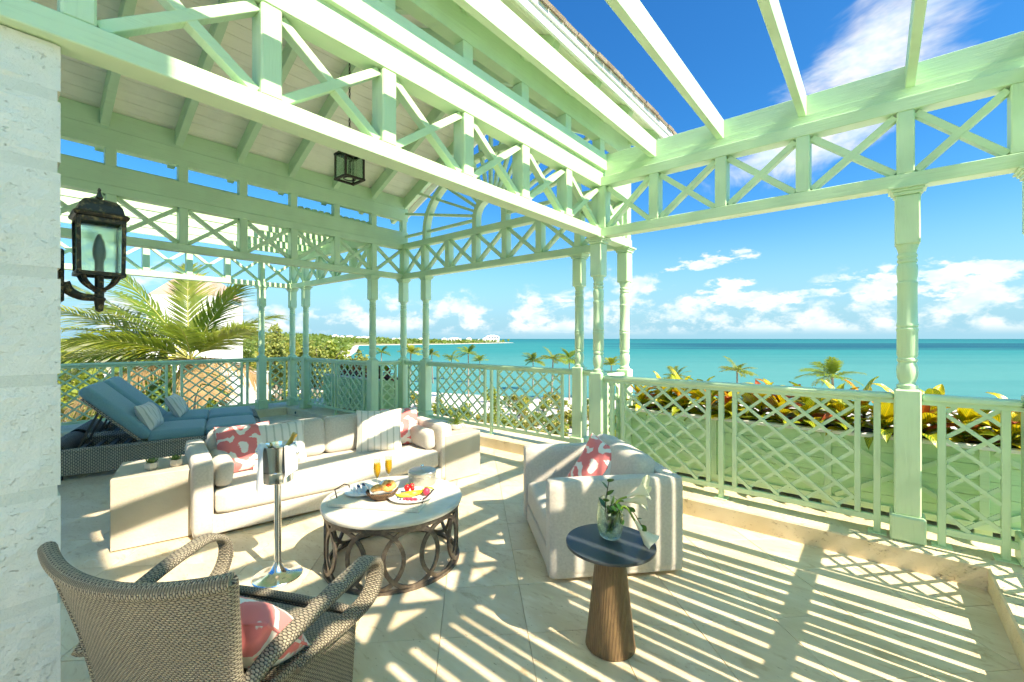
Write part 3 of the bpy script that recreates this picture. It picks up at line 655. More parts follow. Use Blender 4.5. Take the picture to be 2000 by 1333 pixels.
for sgn in (-1, 1):
    # boards along Y
    half = abs(XA - XC) + .425; Lr = half / math.cos(ang); bw = .143; n = int(Lr / bw)
    for k in range(n + 1):
        s0 = k * bw; s1 = min(s0 + bw - .003, Lr); sm = (s0 + s1) / 2; xm = sm * math.cos(ang); xw = XC + sgn * xm; zw = zceil(xw) + .009
        if s1 - s0 < .02: continue
        b = MB(); b.box((0, 0, 0), (s1 - s0, y1r - y0r, .014), bev=.003); o = b.build('ceiling_board', 'cream_paint', rf)
        o.matrix_basis = Matrix.Translation((xw, (y0r + y1r) / 2, zw)) @ Matrix.Rotation(sgn * ang, 4, 'Y')
    for y in [.155 - .656 * i for i in range(3)] + [.155 + .661 * i for i in range(1, 7)]:
        xe = XC + sgn * (half - .06); b = MB()
        b.bar((XC + sgn * .03, y, zceil(XC + sgn * .03) - .098), (xe, y, zceil(xe) - .098), .075, .196 * math.cos(ang), bev=.004); b.build('rafter', 'mint', rf)
    # end (barge) rafters at the gable
    xe = XC + sgn * (half - .03); b = MB(); b.bar((XC + sgn * .02, YG + .02, zceil(XC) - .10), (xe, YG + .02, zceil(xe) - .10), .07, .20, bev=.004); b.build('gable_rafter', 'mint', rf)
    b = MB(); b.bar((XC + sgn * .02, y1r + .02, zceil(XC) + .0), (xe + sgn * .03, y1r + .02, zceil(xe) + .0), .03, .22, bev=.004); b.build('barge_board', 'white_paint', rf)
    # deck and eave
    b = MB(); b.bar((XC, (y0r + y1r) / 2, zceil(XC) + .052), (XC + sgn * half, (y0r + y1r) / 2, zceil(XC + sgn * half) + .052), y1r - y0r - .01, .066); b.build('roof_deck', 'shingle', rf)
    xe = XC + sgn * (half + .012); ze = zceil(xe)
    b = MB(); b.box((xe, (y0r + y1r) / 2, ze + .006), (.022, y1r - y0r, .115), bev=.003); b.build('fascia', 'white_paint', rf)
    b = MB(); b.box((xe + sgn * .020, (y0r + y1r) / 2, ze + .055), (.016, y1r - y0r + .01, .065), bev=.002); b.build('drip_edge', 'metal_flash', rf)
    sme = None
    for row in range(2):
        y = y0r
        while y < y1r:
            wv_ = random.uniform(.11, .19); b = MB(); q = row * .14
            b.box((0, 0, 0), (.24, wv_ - .006, .024)); o = b.build('shingle', 'shingle', rf)
            xs = xe + sgn * (.055 - .12 * math.cos(ang) - q + random.uniform(-.012, .012)); zs = zceil(xs) + .108 + row * .02 + random.uniform(-.006, .006)
            o.matrix_basis = Matrix.Translation((xs, y + wv_ / 2, zs)) @ Matrix.Rotation(sgn * ang + random.uniform(-.03, .03), 4, 'Y'); y += wv_
b = MB(); b.box((XC, (y0r + YG) / 2, zceil(XC) - .15), (.05, YG - y0r, .24), bev=.004); b.build('ridge_board', 'mint', rf)
# sunburst gable screen
gb = thing('sunburst_screen', 'half round sunburst screen filling the sea gable, open to the blue sky', 'screen', (XC, YG, ZU[1]), world=True)
def arc(nm, a, bb, zc_, wdt, dep, z0, n=40):
    pts = [(a, z0)] + [(a * math.cos(q), zc_ + bb * math.sin(q)) for q in ls(0, math.pi, n)] + [(-a, z0)]
    inn = [(a - wdt, z0)] + [((a - wdt) * math.cos(q), zc_ + (bb - wdt) * math.sin(q)) for q in ls(0, math.pi, n)] + [(-a + wdt, z0)]
    b = MB(); vs = []; F = []; m = len(pts)
    for yy in (YG - dep / 2, YG + dep / 2):
        vs += [(XC + x, yy, z) for x, z in pts] + [(XC + x, yy, z) for x, z in inn]
    for i in range(m - 1):
        F += [(i, i + 1, m + i + 1, m + i)[::-1], (2 * m + i, 2 * m + i + 1, 3 * m + i + 1, 3 * m + i), (i, i + 1, 2 * m + i + 1, 2 * m + i), (m + i, m + i + 1, 3 * m + i + 1, 3 * m + i)[::-1]]
    b.add(vs, F); return b.build(nm, 'mint', gb, smooth=30)
arc('outer_arch', 1.52, .99, 3.36, .085, .115, ZU[1] + .001); arc('hub_arch', .335, .335, 3.36, .085, .115, ZU[1] + .001, 24)
for k in range(17):
    th = math.pi * k / 16; c_, s_ = math.cos(th), math.sin(th)
    # from hub to the rafters
    r0 = .30; r1 = 2.02
    for q in range(200):
        r = .4 + q * .01; x = r * c_; z = 3.36 + r * s_
        if abs(x) > 2.04 or z > zceil(XC + x) - .19: r1 = r; break
    b = MB(); b.bar((XC + r0 * c_, YG, 3.36 + r0 * s_), (XC + r1 * c_, YG, 3.36 + r1 * s_), .058 if k % 2 else .062, .040, up=(-s_, 0, c_), bev=.003); b.build('ray', 'mint', gb)
# open rafters of the near pergola
pg = thing('open_rafters', 'open mint rafters over the right half of the terrace, sky between them', 'pergola', (-.8, 2, 3.317), world=True)
ZR = (3.317, 3.489)
def rafter(par_, x, y0, y1, nm='rafter', th=.050):
    b = MB(); b.box((x, (y0 + y1) / 2, sum(ZR) / 2), (th, y1 - y0, ZR[1] - ZR[0]), bev=.003); return b.build(nm, 'mint', par_)
rafter(pg, -2.212, -.6, 4.178, 'ledger', .046)
for x in (-1.682, -1.07, -.46, .175): rafter(pg, x, .42, 4.178)
rafter(pg, .74, .42, 4.178, 'end_rafter')
b = MB(); b.box(((-2.19 + XR + .06) / 2, 4.204, sum(ZR) / 2), (XR + .06 + 2.19, .050, ZR[1] - ZR[0]), bev=.003); b.build('rim_board', 'mint', pg)
b = MB(); b.box(((-2.19 + XR) / 2, 4.175, (ZU[1] + ZR[0]) / 2), (XR + 2.19, .06, ZR[0] - ZU[1] - .002)); b.build('plate', 'mint', pg)
b = MB(); b.box((XA, 1.8, 3.2735), (.06, 4.6, .083)); 
# lounger pergola rafters and slats
p2 = thing('slatted_pergola', 'sunlit rafters and narrow roof slats of the far lounger pergola', 'pergola', (-8, 2.4, 3.317), world=True)
for x in (-7.12, -7.72, -8.33, -8.94): rafter(p2, x, -1.4, 4.178)
rafter(p2, -9.51, -1.4, 4.178, 'end_rafter'); rafter(p2, -6.573, -1.4, 4.178, 'ledger', .046)
b = MB(); b.box(((XF - .06 - 6.6) / 2, 4.204, sum(ZR) / 2), (-6.6 - XF + .06, .050, ZR[1] - ZR[0]), bev=.003); b.build('rim_board', 'mint', p2)
b = MB(); b.box(((XF - 6.6) / 2, 4.175, (ZU[1] + ZR[0]) / 2), (-6.6 - XF, .06, ZR[0] - ZU[1] - .002)); b.build('plate', 'mint', p2)
b = MB(); b.box((-8.05, 0, 0), (2.96, .066, .030), bev=.002); o = b.build('roof_slat', 'mint', p2); sme = o.data; o.matrix_basis = Matrix.Translation((0, 4.12, 3.506))
for i in range(1, 12):
    o = link('roof_slat', sme, p2); o.matrix_basis = Matrix.Translation((0, 4.12 - .103 * i, 3.506))

# ================================================================ furniture
def place(name, label, cat, base, local, rz=0.0, rx=0.0, ry=0.0, group=None):
    """a thing posed in the frame of another thing (an empty with location and z rotation)"""
    o = thing(name, label, cat, group=group); a = base.rotation_euler.z
    o.location = Vector(base.location) + Matrix.Rotation(a, 3, 'Z') @ Vector(local)
    o.rotation_mode = 'XYZ'; o.rotation_euler = (Matrix.Rotation(a + rz, 4, 'Z') @ Matrix.Rotation(rx, 4, 'X') @ Matrix.Rotation(ry, 4, 'Y')).to_euler(); return o
def pillow(label, base, local, rz, rx, mat, wd=.46, ht=.44, th=.17, seed=1, ry=0.0, piping=True):
    t = place('throw_pillow', label, 'pillow', base, local, rz, rx, ry)
    weld(MB().pillow(wd, ht, th, 18, seed).build('cover', mat, t, smooth=60))
    pts = []
    for q in range(48):
        a = q / 48 * 4; s_ = int(a); f = a - s_; u, v = [(-1 + 2 * f, -1), (1, -1 + 2 * f), (1 - 2 * f, 1), (-1, 1 - 2 * f)][s_]
        pts.append((wd / 2 * u * (1 - .07 * (1 - v * v)), 0, ht / 2 + ht / 2 * v * (1 - .07 * (1 - u * u))))
    MB().tube(pts, .005, 6, closed=True).build('piping', mat, t, smooth=60); return t
# ---- sofa
sofa = thing('sofa', 'long pale linen sofa with loose cushions in the shade of the pavilion', 'sofa', (-3.975, .987, 0), math.atan2(.983, .183))
L = 2.30; D = .95; AW = .145
b = MB(); b.rbox((L - .01, D - .02, .145), .018, c=(L / 2, D / 2 + .005, .0925), n=10); weld(b.build('base', 'linen', sofa, smooth=50))
for x in (AW / 2, L - AW / 2):
    b = MB(); b.rbox((AW, D, .60), .035, c=(x, D / 2, .322), n=8); weld(b.build('arm', 'linen', sofa, smooth=60))
b = MB(); b.rbox((L - 2 * AW - .004, .16, .58), .035, c=(L / 2, D - .085, .325), n=10); weld(b.build('back_frame', 'linen', sofa, smooth=60))
b = MB(); b.rbox((L - 2 * AW - .012, .70, .19), .045, .012, n=16, c=(L / 2, .363, .262)); weld(b.build('seat_cushion', 'linen', sofa, smooth=60))
cw = (L - 2 * AW - .03) / 4
for i in range(4):
    b = MB(); b.rbox((cw - .012, .17, .38), .06, n=12, puffs=.022); o = weld(b.build('back_cushion', 'linen', sofa, smooth=60))
    o.location = (AW + .015 + cw * (i + .5), .685, .545); o.rotation_euler = (R(-9), 0, R(random.uniform(-1, 1)))
for x, s_ in ((AW + .075, 1), (L - AW - .075, -1)):
    b = MB(); b.rbox((.125, .56, .215), .05, n=10, puffs=.012); o = weld(b.build('bolster', 'linen', sofa, smooth=60)); o.location = (x, .36, .465); o.rotation_euler = (0, R(6 * s_), 0)
pillow('pink and white scroll pillow at the left end of the sofa', sofa, (.43, .46, .365), R(4), R(-24), 'pink_ikat', .44, .43, .17, 3)
pillow('striped pillow leaning beside the left pink pillow, behind the ice bucket', sofa, (.70, .42, .365), R(-3), R(-27), 'stripe_cloth', .45, .42, .16, 5)
pillow('striped pillow at the right end of the sofa', sofa, (1.62, .36, .362), R(-22), R(-16), 'stripe_cloth', .46, .44, .15, 8)
pillow('pink and white scroll pillow by the right sofa arm, half hidden', sofa, (1.925, .46, .362), R(-10), R(-18), 'pink_ikat', .42, .42, .15, 9)
# ---- linen armchair facing left
ac = thing('armchair', 'boxy pale linen armchair with striped shade, by the right railing', 'armchair', (-1.585, 2.262, 0), math.atan2(.706, -.773) + math.pi)
# local: +X along the front from far arm (-) to near arm (0), +Y to the back
ac.rotation_euler.z = math.atan2(-.706, .773); W = 1.03; D2 = .905
b = MB(); b.rbox((W - .01, D2 - .02, .14), .015, n=8, c=(-W / 2, D2 / 2 + .006, .095)); weld(b.build('base', 'linen', ac, smooth=50))
for x in (-.06, -W + .06):
    b = MB(); b.rbox((.12, D2, .615), .025, n=8, c=(x, D2 / 2, .3375)); weld(b.build('arm', 'linen', ac, smooth=60))
b = MB(); b.rbox((W - .244, .125, .615), .025, n=8, c=(-W / 2, D2 - .0645, .336)); weld(b.build('back', 'linen', ac, smooth=60))
b = MB(); b.rbox((W - .25, .71, .20), .045, .015, n=12, c=(-W / 2, .368, .27)); weld(b.build('seat_cushion', 'linen', ac, smooth=60))
b = MB(); b.rbox((W - .28, .20, .40), .07, n=12, puffs=.03); o = weld(b.build('back_cushion', 'linen', ac, smooth=60)); o.location = (-W / 2, .655, .555); o.rotation_euler = (R(-14), 0, R(2))
pillow('pink and white scroll pillow propped in the linen armchair', ac, (-.52, .40, .385), R(46), R(-20), 'pink_ikat', .40, .40, .16, 12, ry=R(24))
# ---- cube tables
def cube_table(label, loc, rz, wd, dp, ht):
    t = thing('cube_table', label, 'side table', loc, rz)
    b = MB(); b.box((wd / 2, dp / 2, ht / 2 + .004), (wd, dp, ht - .008), bev=.004); b.build('body', 'concrete', t); return t
cube1 = cube_table('grey concrete cube table with two succulents, left of the sofa', (-4.255, .565, 0), math.atan2(.95, .26), .475, .56, .53)
cube2 = cube_table('grey concrete cube table with spiky plant, right of the sofa', (-3.565, 3.155, 0), math.atan2(.983, .14), .47, .55, .50)
def succulent(t, r, n, mat, z0, spread=1.0, ln=.06, wdt=.018):
    rng = random.Random(n)
    for i in range(n):
        a = i * 2.399; f = i / n; e = lerp(R(12), R(78), f); l_ = ln * lerp(1.0, .45, f); c_, s_ = math.cos(a), math.sin(a)
        b = MB()
        def fn(u, v):
            x = (u - .5) * 2; wv_ = wdt * math.sin(math.pi * min(1, .18 + .82 * v)) ** .7 * (1 - .35 * v); rr = v * l_; cup = .25 * wdt * x * x
            ee = e + .5 * v * v * (1 - f)
            return (c_ * rr * math.cos(ee) - s_ * x * wv_ - c_ * cup * math.sin(ee), s_ * rr * math.cos(ee) + c_ * x * wv_ - s_ * cup * math.sin(ee), z0 + rr * math.sin(ee) + cup * math.cos(ee)), (x, v)
        b.grid(fn, 3, 5); b.build('leaf', mat, t, smooth=80)
for lb, p, s_ in (('small succulent in concrete pot, nearer the left edge of the cube table', (.22, .16), 1), ('small succulent in concrete pot beside the sofa arm', (.37, .17), 2)):
    t = place('potted_succulent', lb, 'plant', cube1, (p[0], p[1], .53), R(20 * s_))
    b = MB(); hx = [(.036 * math.cos(R(60 * i + 15)), .036 * math.sin(R(60 * i + 15))) for i in range(6)]
    b.lathe([(.030, 0), (.046, .018), (.044, .055), (.038, .055), (.036, .045), (0, .045)], 6); b.build('pot', 'pot_concrete', t); succulent(t, .04, 22, 'succulent', .046)
t = place('potted_agave', 'spiky green plant in white bowl on the right cube table', 'plant', cube2, (.29, .22, .50), 0)
b = MB(); b.lathe([(.040, 0), (.062, .02), (.082, .055), (.085, .072), (.078, .072), (.07, .058), (0, .055)], 20); b.build('bowl', 'china', t, smooth=50)
for i in range(46):
    a = i * 2.399; f = i / 46; e = lerp(R(8), R(85), f ** .8); l_ = random.uniform(.10, .15); b = MB(); c_, s_ = math.cos(a), math.sin(a)
    def fn(u, v):
        x = (u - .5) * 2; wv_ = .007 * (1 - v ** 2); rr = .01 + v * l_; ee = e - .55 * v * v * (1 - f * .6)
        return (c_ * rr * math.cos(ee) - s_ * x * wv_, s_ * rr * math.cos(ee) + c_ * x * wv_, .06 + rr * math.sin(ee) + .004 * x * x), (x, v)
    b.grid(fn, 2, 6); b.build('blade', 'agave', t, smooth=80)
# ---- coffee table
CT = Vector((-2.625, 1.838, 0)); ct = thing('coffee_table', 'round stone topped coffee table on interlaced bronze rings', 'coffee table', CT)
b = MB(); b.lathe([(.0, .400), (.462, .400), (.474, .406), (.478, .418), (.478, .428), (.472, .437), (.455, .440), (0, .440)], 64); b.build('table_top', 'table_stone', ct, smooth=40)
b = MB(); b.lathe([(.452, .376), (.462, .376), (.462, .399), (.452, .399), (.452, .376)], 64); b.build('apron', 'bronze', ct, smooth=40)
b = MB(); b.lathe([(.435, .001), (.462, .001), (.462, .020), (.435, .020), (.435, .001)], 64); b.build('base_ring', 'bronze', ct, smooth=40)
rr_ = .1775
for i in range(12):
    th = R(30) * i + R(10); pts = []
    for q in range(36):
        a = 2 * math.pi * q / 36; an = th + (rr_ * 1.0) * math.cos(a) / .447; pts.append((.447 * math.cos(an), .447 * math.sin(an), .198 + rr_ * math.sin(a)))
    b = MB(); vs = []; F = []; uvs = []
    for q in range(36):
        a = 2 * math.pi * q / 36
        for dr, dn in ((-.0125, -.007), (.0125, -.007), (.0125, .007), (-.0125, .007)):
            r_ = rr_ + dr; an = th + r_ * math.cos(a) / .447; R_ = .447 + dn + (.0006 * (i % 2)); vs.append((R_ * math.cos(an), R_ * math.sin(an), .198 + r_ * math.sin(a)))
        for k in range(4):
            k2 = (k + 1) % 4; q2 = (q + 1) % 36; F.append((q * 4 + k, q * 4 + k2, q2 * 4 + k2, q2 * 4 + k))
    b.add(vs, F); b.build('ring', 'bronze', ct, smooth=50)
# tray and breakfast
tray = thing('serving_tray', 'pale wooden tray with iron handles on the coffee table', 'tray', CT + Vector((.015, -.085, .4405)), R(30.5))
b = MB(); b.box((0, 0, .013), (.64, .37, .024), bev=.003); b.build('board', 'pale_wood', tray)
for s_ in (-1, 1):
    b = MB(); x = s_ * .305; b.tube([(x, -.085, .024), (x + s_ * .008, -.085, .055), (x + s_ * .03, -.06, .070), (x + s_ * .03, .06, .070), (x + s_ * .008, .085, .055), (x, .085, .024)], .0045, 6); b.build('handle', 'dark_iron', tray, smooth=60)
TZ = .0255
t = place('condiment_plate', 'white plate of small jars at the left of the tray', 'plate', tray, (-.185, .03, TZ))
b = MB(); b.lathe([(0, .002), (.065, .002), (.095, .012), (.115, .016), (.115, .019), (.092, .016), (.06, .007), (0, .007)], 36); b.build('plate', 'china', t, smooth=40)
for i, (x, y, hh, mt, cp) in enumerate([(-.05, -.01, .055, 'tube_body', 'china'), (-.028, .0, .05, 'tube_body', 'blue_cap'), (-.012, -.012, .048, 'china', 'blue_cap'), (.008, .008, .06, 'tube_body', 'blue_cap'), (.024, -.006, .064, 'china_tinted', 'blue_cap'), (.05, .012, .052, 'china', 'china')]):
    j = place('condiment_jar', ['white pot at the left of the condiment plate', 'first small jar with blue lid on the condiment plate', 'shorter jar with blue lid on the condiment plate', 'third jar with blue lid on the condiment plate', 'tall tinted jar with blue lid on the condiment plate', 'white jar at the right of the condiment plate'][i], 'jar', tray, (-.185 + x, .03 + y, TZ + .007))
    MB().lathe([(.0095, 0), (.0095, hh * .72), (.007, hh * .76), (0, hh * .76)], 12).build('body', mt, j, smooth=40); MB().lathe([(.0085, hh * .76), (.0085, hh), (0, hh)], 12).build('lid', cp, j, smooth=40)
t = place('bread_basket', 'small woven basket of pastries lined with a napkin, mid tray', 'basket', tray, (.0, -.035, TZ))
MB().lathe([(.0, .001), (.062, .001), (.085, .02), (.100, .045), (.104, .05), (.098, .052), (.080, .024), (.058, .006), (0, .006)], 36).build('basket', 'basket', t, smooth=40)
MB().tube([(.101 * math.cos(R(10 * i)), .101 * math.sin(R(10 * i)), .05 + .003 * math.sin(i * 1.9)) for i in range(36)], .006, 7, closed=True).build('rim', 'basket', t, smooth=60)
b = MB()
def fn(u, v):
    a = u * 2 * math.pi; r = .02 + .085 * v + .018 * math.sin(a * 4 + 1) * v; z = .012 + .058 * v ** 1.6 + .018 * math.sin(a * 4 + .4) * v * v + (.02 if math.sin(a * 2 + 1.2) > .3 else 0) * v ** 3
    return (r * math.cos(a), r * math.sin(a), z), (r * math.cos(a), r * math.sin(a))
b.grid(fn, 56, 8); b.build('napkin', 'napkin', t, smooth=70)
p = place('croissant', 'small golden croissant roll in the bread basket', 'pastry', tray, (-.035, -.03, TZ + .045), R(30))
MB().tube(CR([(-.045, -.012, .008), (-.025, .004, .014), (0, .008, .018), (.025, .004, .014), (.045, -.012, .008)], 5), [.006, .009, .012, .015, .018, .017, .021, .020, .023, .022, .024, .022, .023, .020, .021, .017, .018, .015, .012, .009, .006], 12).build('bread', 'pastry', p, smooth=60)
p = place('ring_pastry', 'golden ring pastry with jam centre on top of the basket', 'pastry', tray, (.035, -.01, TZ + .075), 0, R(28), R(10))
b = MB(); b.tube([((.033 + .003 * math.sin(i * 2.1)) * math.cos(R(15 * i)), (.033 + .003 * math.sin(i * 2.1)) * math.sin(R(15 * i)), 0) for i in range(24)], [.017 + .0025 * math.sin(i * 1.57) for i in range(24)], 12, closed=True); b.build('bread', 'pastry', p, smooth=60)
MB().lathe([(0, -.006), (.018, -.004), (.02, .004), (.012, .010), (0, .011)], 14).build('jam', 'jam', p, smooth=60)
t = place('fruit_plate', 'white plate of cut fruit and berries at the right of the tray', 'plate', tray, (.195, .005, TZ))
MB().lathe([(0, .002), (.09, .002), (.125, .012), (.155, .018), (.155, .021), (.122, .016), (.085, .007), (0, .007)], 40).build('plate', 'china', t, smooth=40)
def blob(name, label, cat, mat, loc, r, sx=1, sy=1, sz=1, rz=0, bumpy=0, seed=0, leaf=None):
    p = place(name, label, cat, tray, loc, rz); b = MB(); rng = random.Random(seed); ph = rng.uniform(0, 6)
    def fn(u, v):
        a = u * 2 * math.pi; e = (v - .5) * math.pi; q = r * (1 + bumpy * math.sin(7 * a + ph) * math.sin(9 * e + ph)); return (q * sx * math.cos(e) * math.cos(a), q * sy * math.cos(e) * math.sin(a), r * sz + q * sz * math.sin(e)), (u, v)
    b.grid(fn, 14, 9); weld(b.build('flesh', mat, p, smooth=80))
    if leaf: 
        for i in range(6):
            a = i * 1.05; MB().bar((0, 0, 2 * r * sz - .002), (r * .6 * math.cos(a), r * .6 * math.sin(a), 2 * r * sz + .004), .004, .001).build('hull', 'succulent', p)
    return p
FX, FY, FZ = .195, .005, TZ + .0075
def wedge(label, mat, rim, loc, rz, ln, h):
    p = place('melon_slice', label, 'fruit', tray, loc, rz); b = MB(); n = 14
    def fn(u, v):
        a = lerp(-1.25, 1.25, u); rr = lerp(ln * .55, ln, v); return (rr * math.sin(a), -rr * math.cos(a) + ln * .8, .004 + h * (1 - (2 * v - 1) ** 2 * .6) * math.cos(a * .9)), (u, v)
    b.grid(fn, n, 6); b.build('flesh', mat, p, smooth=70)
    b = MB(); b.tube([(ln * math.sin(a), -ln * math.cos(a) + ln * .8, .008 + h * .2) for a in ls(-1.25, 1.25, 14)], .006, 6); b.build('rind', rim, p, smooth=70)
wedge('pale green melon slice at the front of the fruit plate', 'melon', 'starfruit', (FX - .03, FY - .03, FZ), R(12), .075, .026); wedge('orange mango slice behind the melon on the fruit plate', 'mango', 'mango', (FX + .015, FY + .0, FZ + .006), R(35), .08, .03)
blob('strawberry', 'large strawberry heaped on the left of the fruit plate', 'fruit', 'berry_red', (FX - .045, FY + .03, FZ + .022), .021, 1, 1, 1.15, 0, .03, 1, True); blob('strawberry', 'topmost strawberry of the fruit plate', 'fruit', 'berry_red', (FX - .018, FY + .05, FZ + .036), .017, 1, 1, 1.1, 0, .03, 2, True)
blob('strawberry', 'small strawberry right of the heap on the fruit plate', 'fruit', 'berry_red', (FX - .005, FY + .03, FZ + .026), .015, 1, 1, 1.1, 0, .03, 3, True); blob('strawberry', 'strawberry alone at the right rim of the fruit plate', 'fruit', 'raspberry', (FX + .095, FY + .03, FZ + .003), .024, 1, 1, 1.1, 0, .03, 4, True)
for i in range(7): blob('raspberry', 'raspberry in the row at the front of the fruit plate', 'fruit', 'raspberry', (FX - .02 + .014 * i, FY - .075 + .008 * (i % 2), FZ), .0095, 1, 1, 1.0, 0, .12, i)['group'] = 'raspberries at the front of the fruit plate'
for i, (x, y) in enumerate([(-.075, -.06), (-.045, -.085), (.09, -.065)]): blob('blueberry', ['blueberry at the left rim of the fruit plate', 'blueberry left of the raspberries', 'blueberry at the right rim of the fruit plate'][i], 'fruit', 'blueberry', (FX + x, FY + y, FZ), .007)
p = place('star_fruit', 'yellow green star fruit slices behind the melon on the fruit plate', 'fruit', tray, (FX + .055, FY + .065, FZ + .012), 0, R(-25))
for k in range(3):
    pts = [((.034 if i % 2 == 0 else .017) * math.cos(R(36 * i + 20 * k)) + .02 * k, (.034 if i % 2 == 0 else .017) * math.sin(R(36 * i + 20 * k))) for i in range(10)]; b = MB(); b.poly(pts, 'z', .012 * k, .012 * k + .008); b.build('slice', 'starfruit', p)
for lb, x, y in (('left flute of orange juice on the coffee table', -.205, .0), ('right flute of orange juice on the coffee table', -.215, .105)):
    t = thing('champagne_flute', lb, 'glass', CT + Vector((x, y, .4405)))
    MB().lathe([(0, .002), (.030, .001), (.031, .003), (.012, .006), (.0042, .014), (.0036, .072), (.006, .080), (.016, .098), (.0255, .130), (.0275, .158), (.0245, .205), (.0235, .222), (.0228, .222), (.0238, .205), (.0265, .158), (.0243, .130), (.0145, .100), (.004, .085), (0, .084)], 28).build('bowl', 'clear_glass', t, smooth=50)
    MB().lathe([(0, .0855), (.0042, .0865), (.0138, .1005), (.0236, .130), (.0258, .158), (.0242, .192), (0, .192)], 28).build('juice', 'juice', t, smooth=50)
t = thing('silver_box', 'round hammered silver box with knobbed lid on the coffee table', 'box', CT + Vector((-.06, .30, .4405)))
MB().lathe([(0, .0), (.098, .0), (.102, .006), (.102, .070), (.098, .074), (0, .074)], 40).build('body', 'hammered_silver', t, smooth=35); MB().lathe([(.104, .074), (.106, .078), (.106, .096), (.099, .104), (.05, .110), (.02, .113), (0, .113)], 40).build('lid', 'hammered_silver', t, smooth=35)
MB().lathe([(.008, .112), (.006, .118), (.012, .124), (.016, .132), (.013, .142), (.005, .148), (0, .149)], 16).build('knob', 'chrome', t, smooth=60)
# ---- champagne stand
st = thing('ice_bucket_stand', 'polished steel stand on a round domed foot before the sofa', 'stand', (-3.01, 1.215, 0))
MB().lathe([(0, .002), (.146, .002), (.150, .005), (.146, .010), (.110, .016), (.070, .030), (.040, .055), (.026, .085), (.021, .10), (.0205, .62), (.026, .625), (0, .625)], 40).build('foot_and_pole', 'chrome', st, smooth=40)
MB().lathe([(.0, .621), (.085, .621), (.092, .626), (.096, .69), (.098, .693), (.0935, .694), (.091, .64), (.0, .632)], 40).build('cradle', 'chrome', st, smooth=40)
bk = thing('ice_bucket', 'polished steel ice bucket sitting in the stand', 'bucket', (-3.01, 1.215, .633))
MB().lathe([(.0, .0), (.080, .0), (.086, .004), (.104, .215), (.108, .222), (.108, .228), (.101, .226), (.098, .215), (.081, .012), (0, .010)], 44).build('pail', 'chrome', bk, smooth=40)
for s_ in (-1, 1):
    b = MB(); v_ = RGT * s_ * .108; b.lathe([(0, -.016), (.011, -.012), (.016, 0), (.011, .012), (0, .016)], 14, (v_.x * 1.17, v_.y * 1.17, .175)); b.tube([(v_.x * .92, v_.y * .92, .175), (v_.x * 1.1, v_.y * 1.1, .175)], .006, 8); b.build('knob', 'chrome', bk, smooth=60)
nap = thing('napkin', 'white cloth napkin hanging over the ice bucket rim', 'napkin', (-3.01, 1.215, .633))
def napf(a0, a1, drop0, drop1):
    b = MB()
    def fn(u, v):
        a = lerp(a0, a1, u) + .08 * math.sin(9 * u) * v; f = min(1, v / .16); top = .232 + .006 * math.sin(12 * u)
        if v < .16: r = lerp(.070, .112, f); z = lerp(.200, top, f) + .01 * math.sin(math.pi * f)
        else:
            q = (v - .16) / .84; dl = lerp(drop0, drop1, u) * q; z = top - dl; r = .114 + .012 * math.sin(8 * u + 2 * q) * q + .004
        return (r * math.cos(a), r * math.sin(a), z), (u * .2, v * .3)
    b.grid(fn, 22, 26); return b
aw = math.atan2(-RGT.y, -RGT.x)
napf(aw - .15, aw + 1.3, .16, .32).build('left_fold', 'napkin', nap, smooth=70); napf(aw + math.pi - .75, aw + math.pi + .15, .20, .16).build('right_fold', 'napkin', nap, smooth=70)
bt = thing('champagne_bottle', 'champagne bottle with gold foil neck tilted in the ice bucket', 'bottle', (-3.01, 1.215, .70)); 
o = MB().lathe([(0, 0), (.038, .0), (.040, .01), (.040, .12), (.034, .155), (.020, .19)], 24).build('glass_body', 'bottle_glass', bt, smooth=50); o2 = MB().lathe([(.020, .19), (.016, .215), (.0150, .262), (.0175, .266), (.0175, .282), (.015, .288), (0, .288)], 20).build('foil', 'foil_gold', bt, smooth=50)
bt.rotation_euler = (Vector((RGT.x * .46 + FWD.x * .1, RGT.y * .46 + FWD.y * .1, .86))).to_track_quat('Z', 'Y').to_euler(); bt.location = Vector((-3.01, 1.215, .675)) - RGT * .035
# ---- round side table with vase
sd = thing('pedestal_table', 'round black topped side table on a tapering dark wood cone', 'side table', (-1.04, 2.022, 0))
MB().lathe([(0, .002), (.122, .002), (.125, .006), (.121, .03), (.070, .484), (.07, .50), (0, .50)], 48).build('cone_base', 'dark_wood', sd, smooth=40); MB().lathe([(0, .501), (.205, .501), (.222, .507), (.224, .515), (.222, .521), (0, .522)], 64).build('table_top', 'black_top', sd, smooth=40)
vz = thing('glass_vase', 'thick lopsided glass vase half full of water on the black table', 'vase', (-1.062, 2.065, .523))
b = MB(); prof = [(.0, .0), (.040, .0), (.052, .01), (.064, .05), (.068, .09), (.064, .135), (.058, .168), (.0525, .167), (.058, .13), (.061, .09), (.057, .05), (.044, .018), (0, .014)]
def fn(u, v):
    a = u * 2 * math.pi; k = v * (len(prof) - 1); i = min(int(k), len(prof) - 2); f = k - i; r = lerp(prof[i][0], prof[i + 1][0], f); z = lerp(prof[i][1], prof[i + 1][1], f); tl = max(0, (z - .10) / .07)
    q = 1 + .07 * math.cos(2 * a + .6) + .05 * math.sin(a - 1); return (r * q * math.cos(a), r * q * math.sin(a), z + .03 * tl * math.cos(a - 2.4)), (u, v)
b.grid(fn, 40, 48); weld(b.build('glass', 'vase_glass', vz, smooth=70))
MB().lathe([(0, .0155), (.040, .0195), (.0545, .05), (.0575, .075), (0, .075)], 30).build('water', 'clear_glass', vz, smooth=50)
bq = thing('calla_bouquet', 'cream calla lilies and dark green sprigs spilling from the vase', 'flowers', (-1.062, 2.065, .54))
def W_(r, f, z): return RGT * r + FWD * f + Vector((0, 0, z))
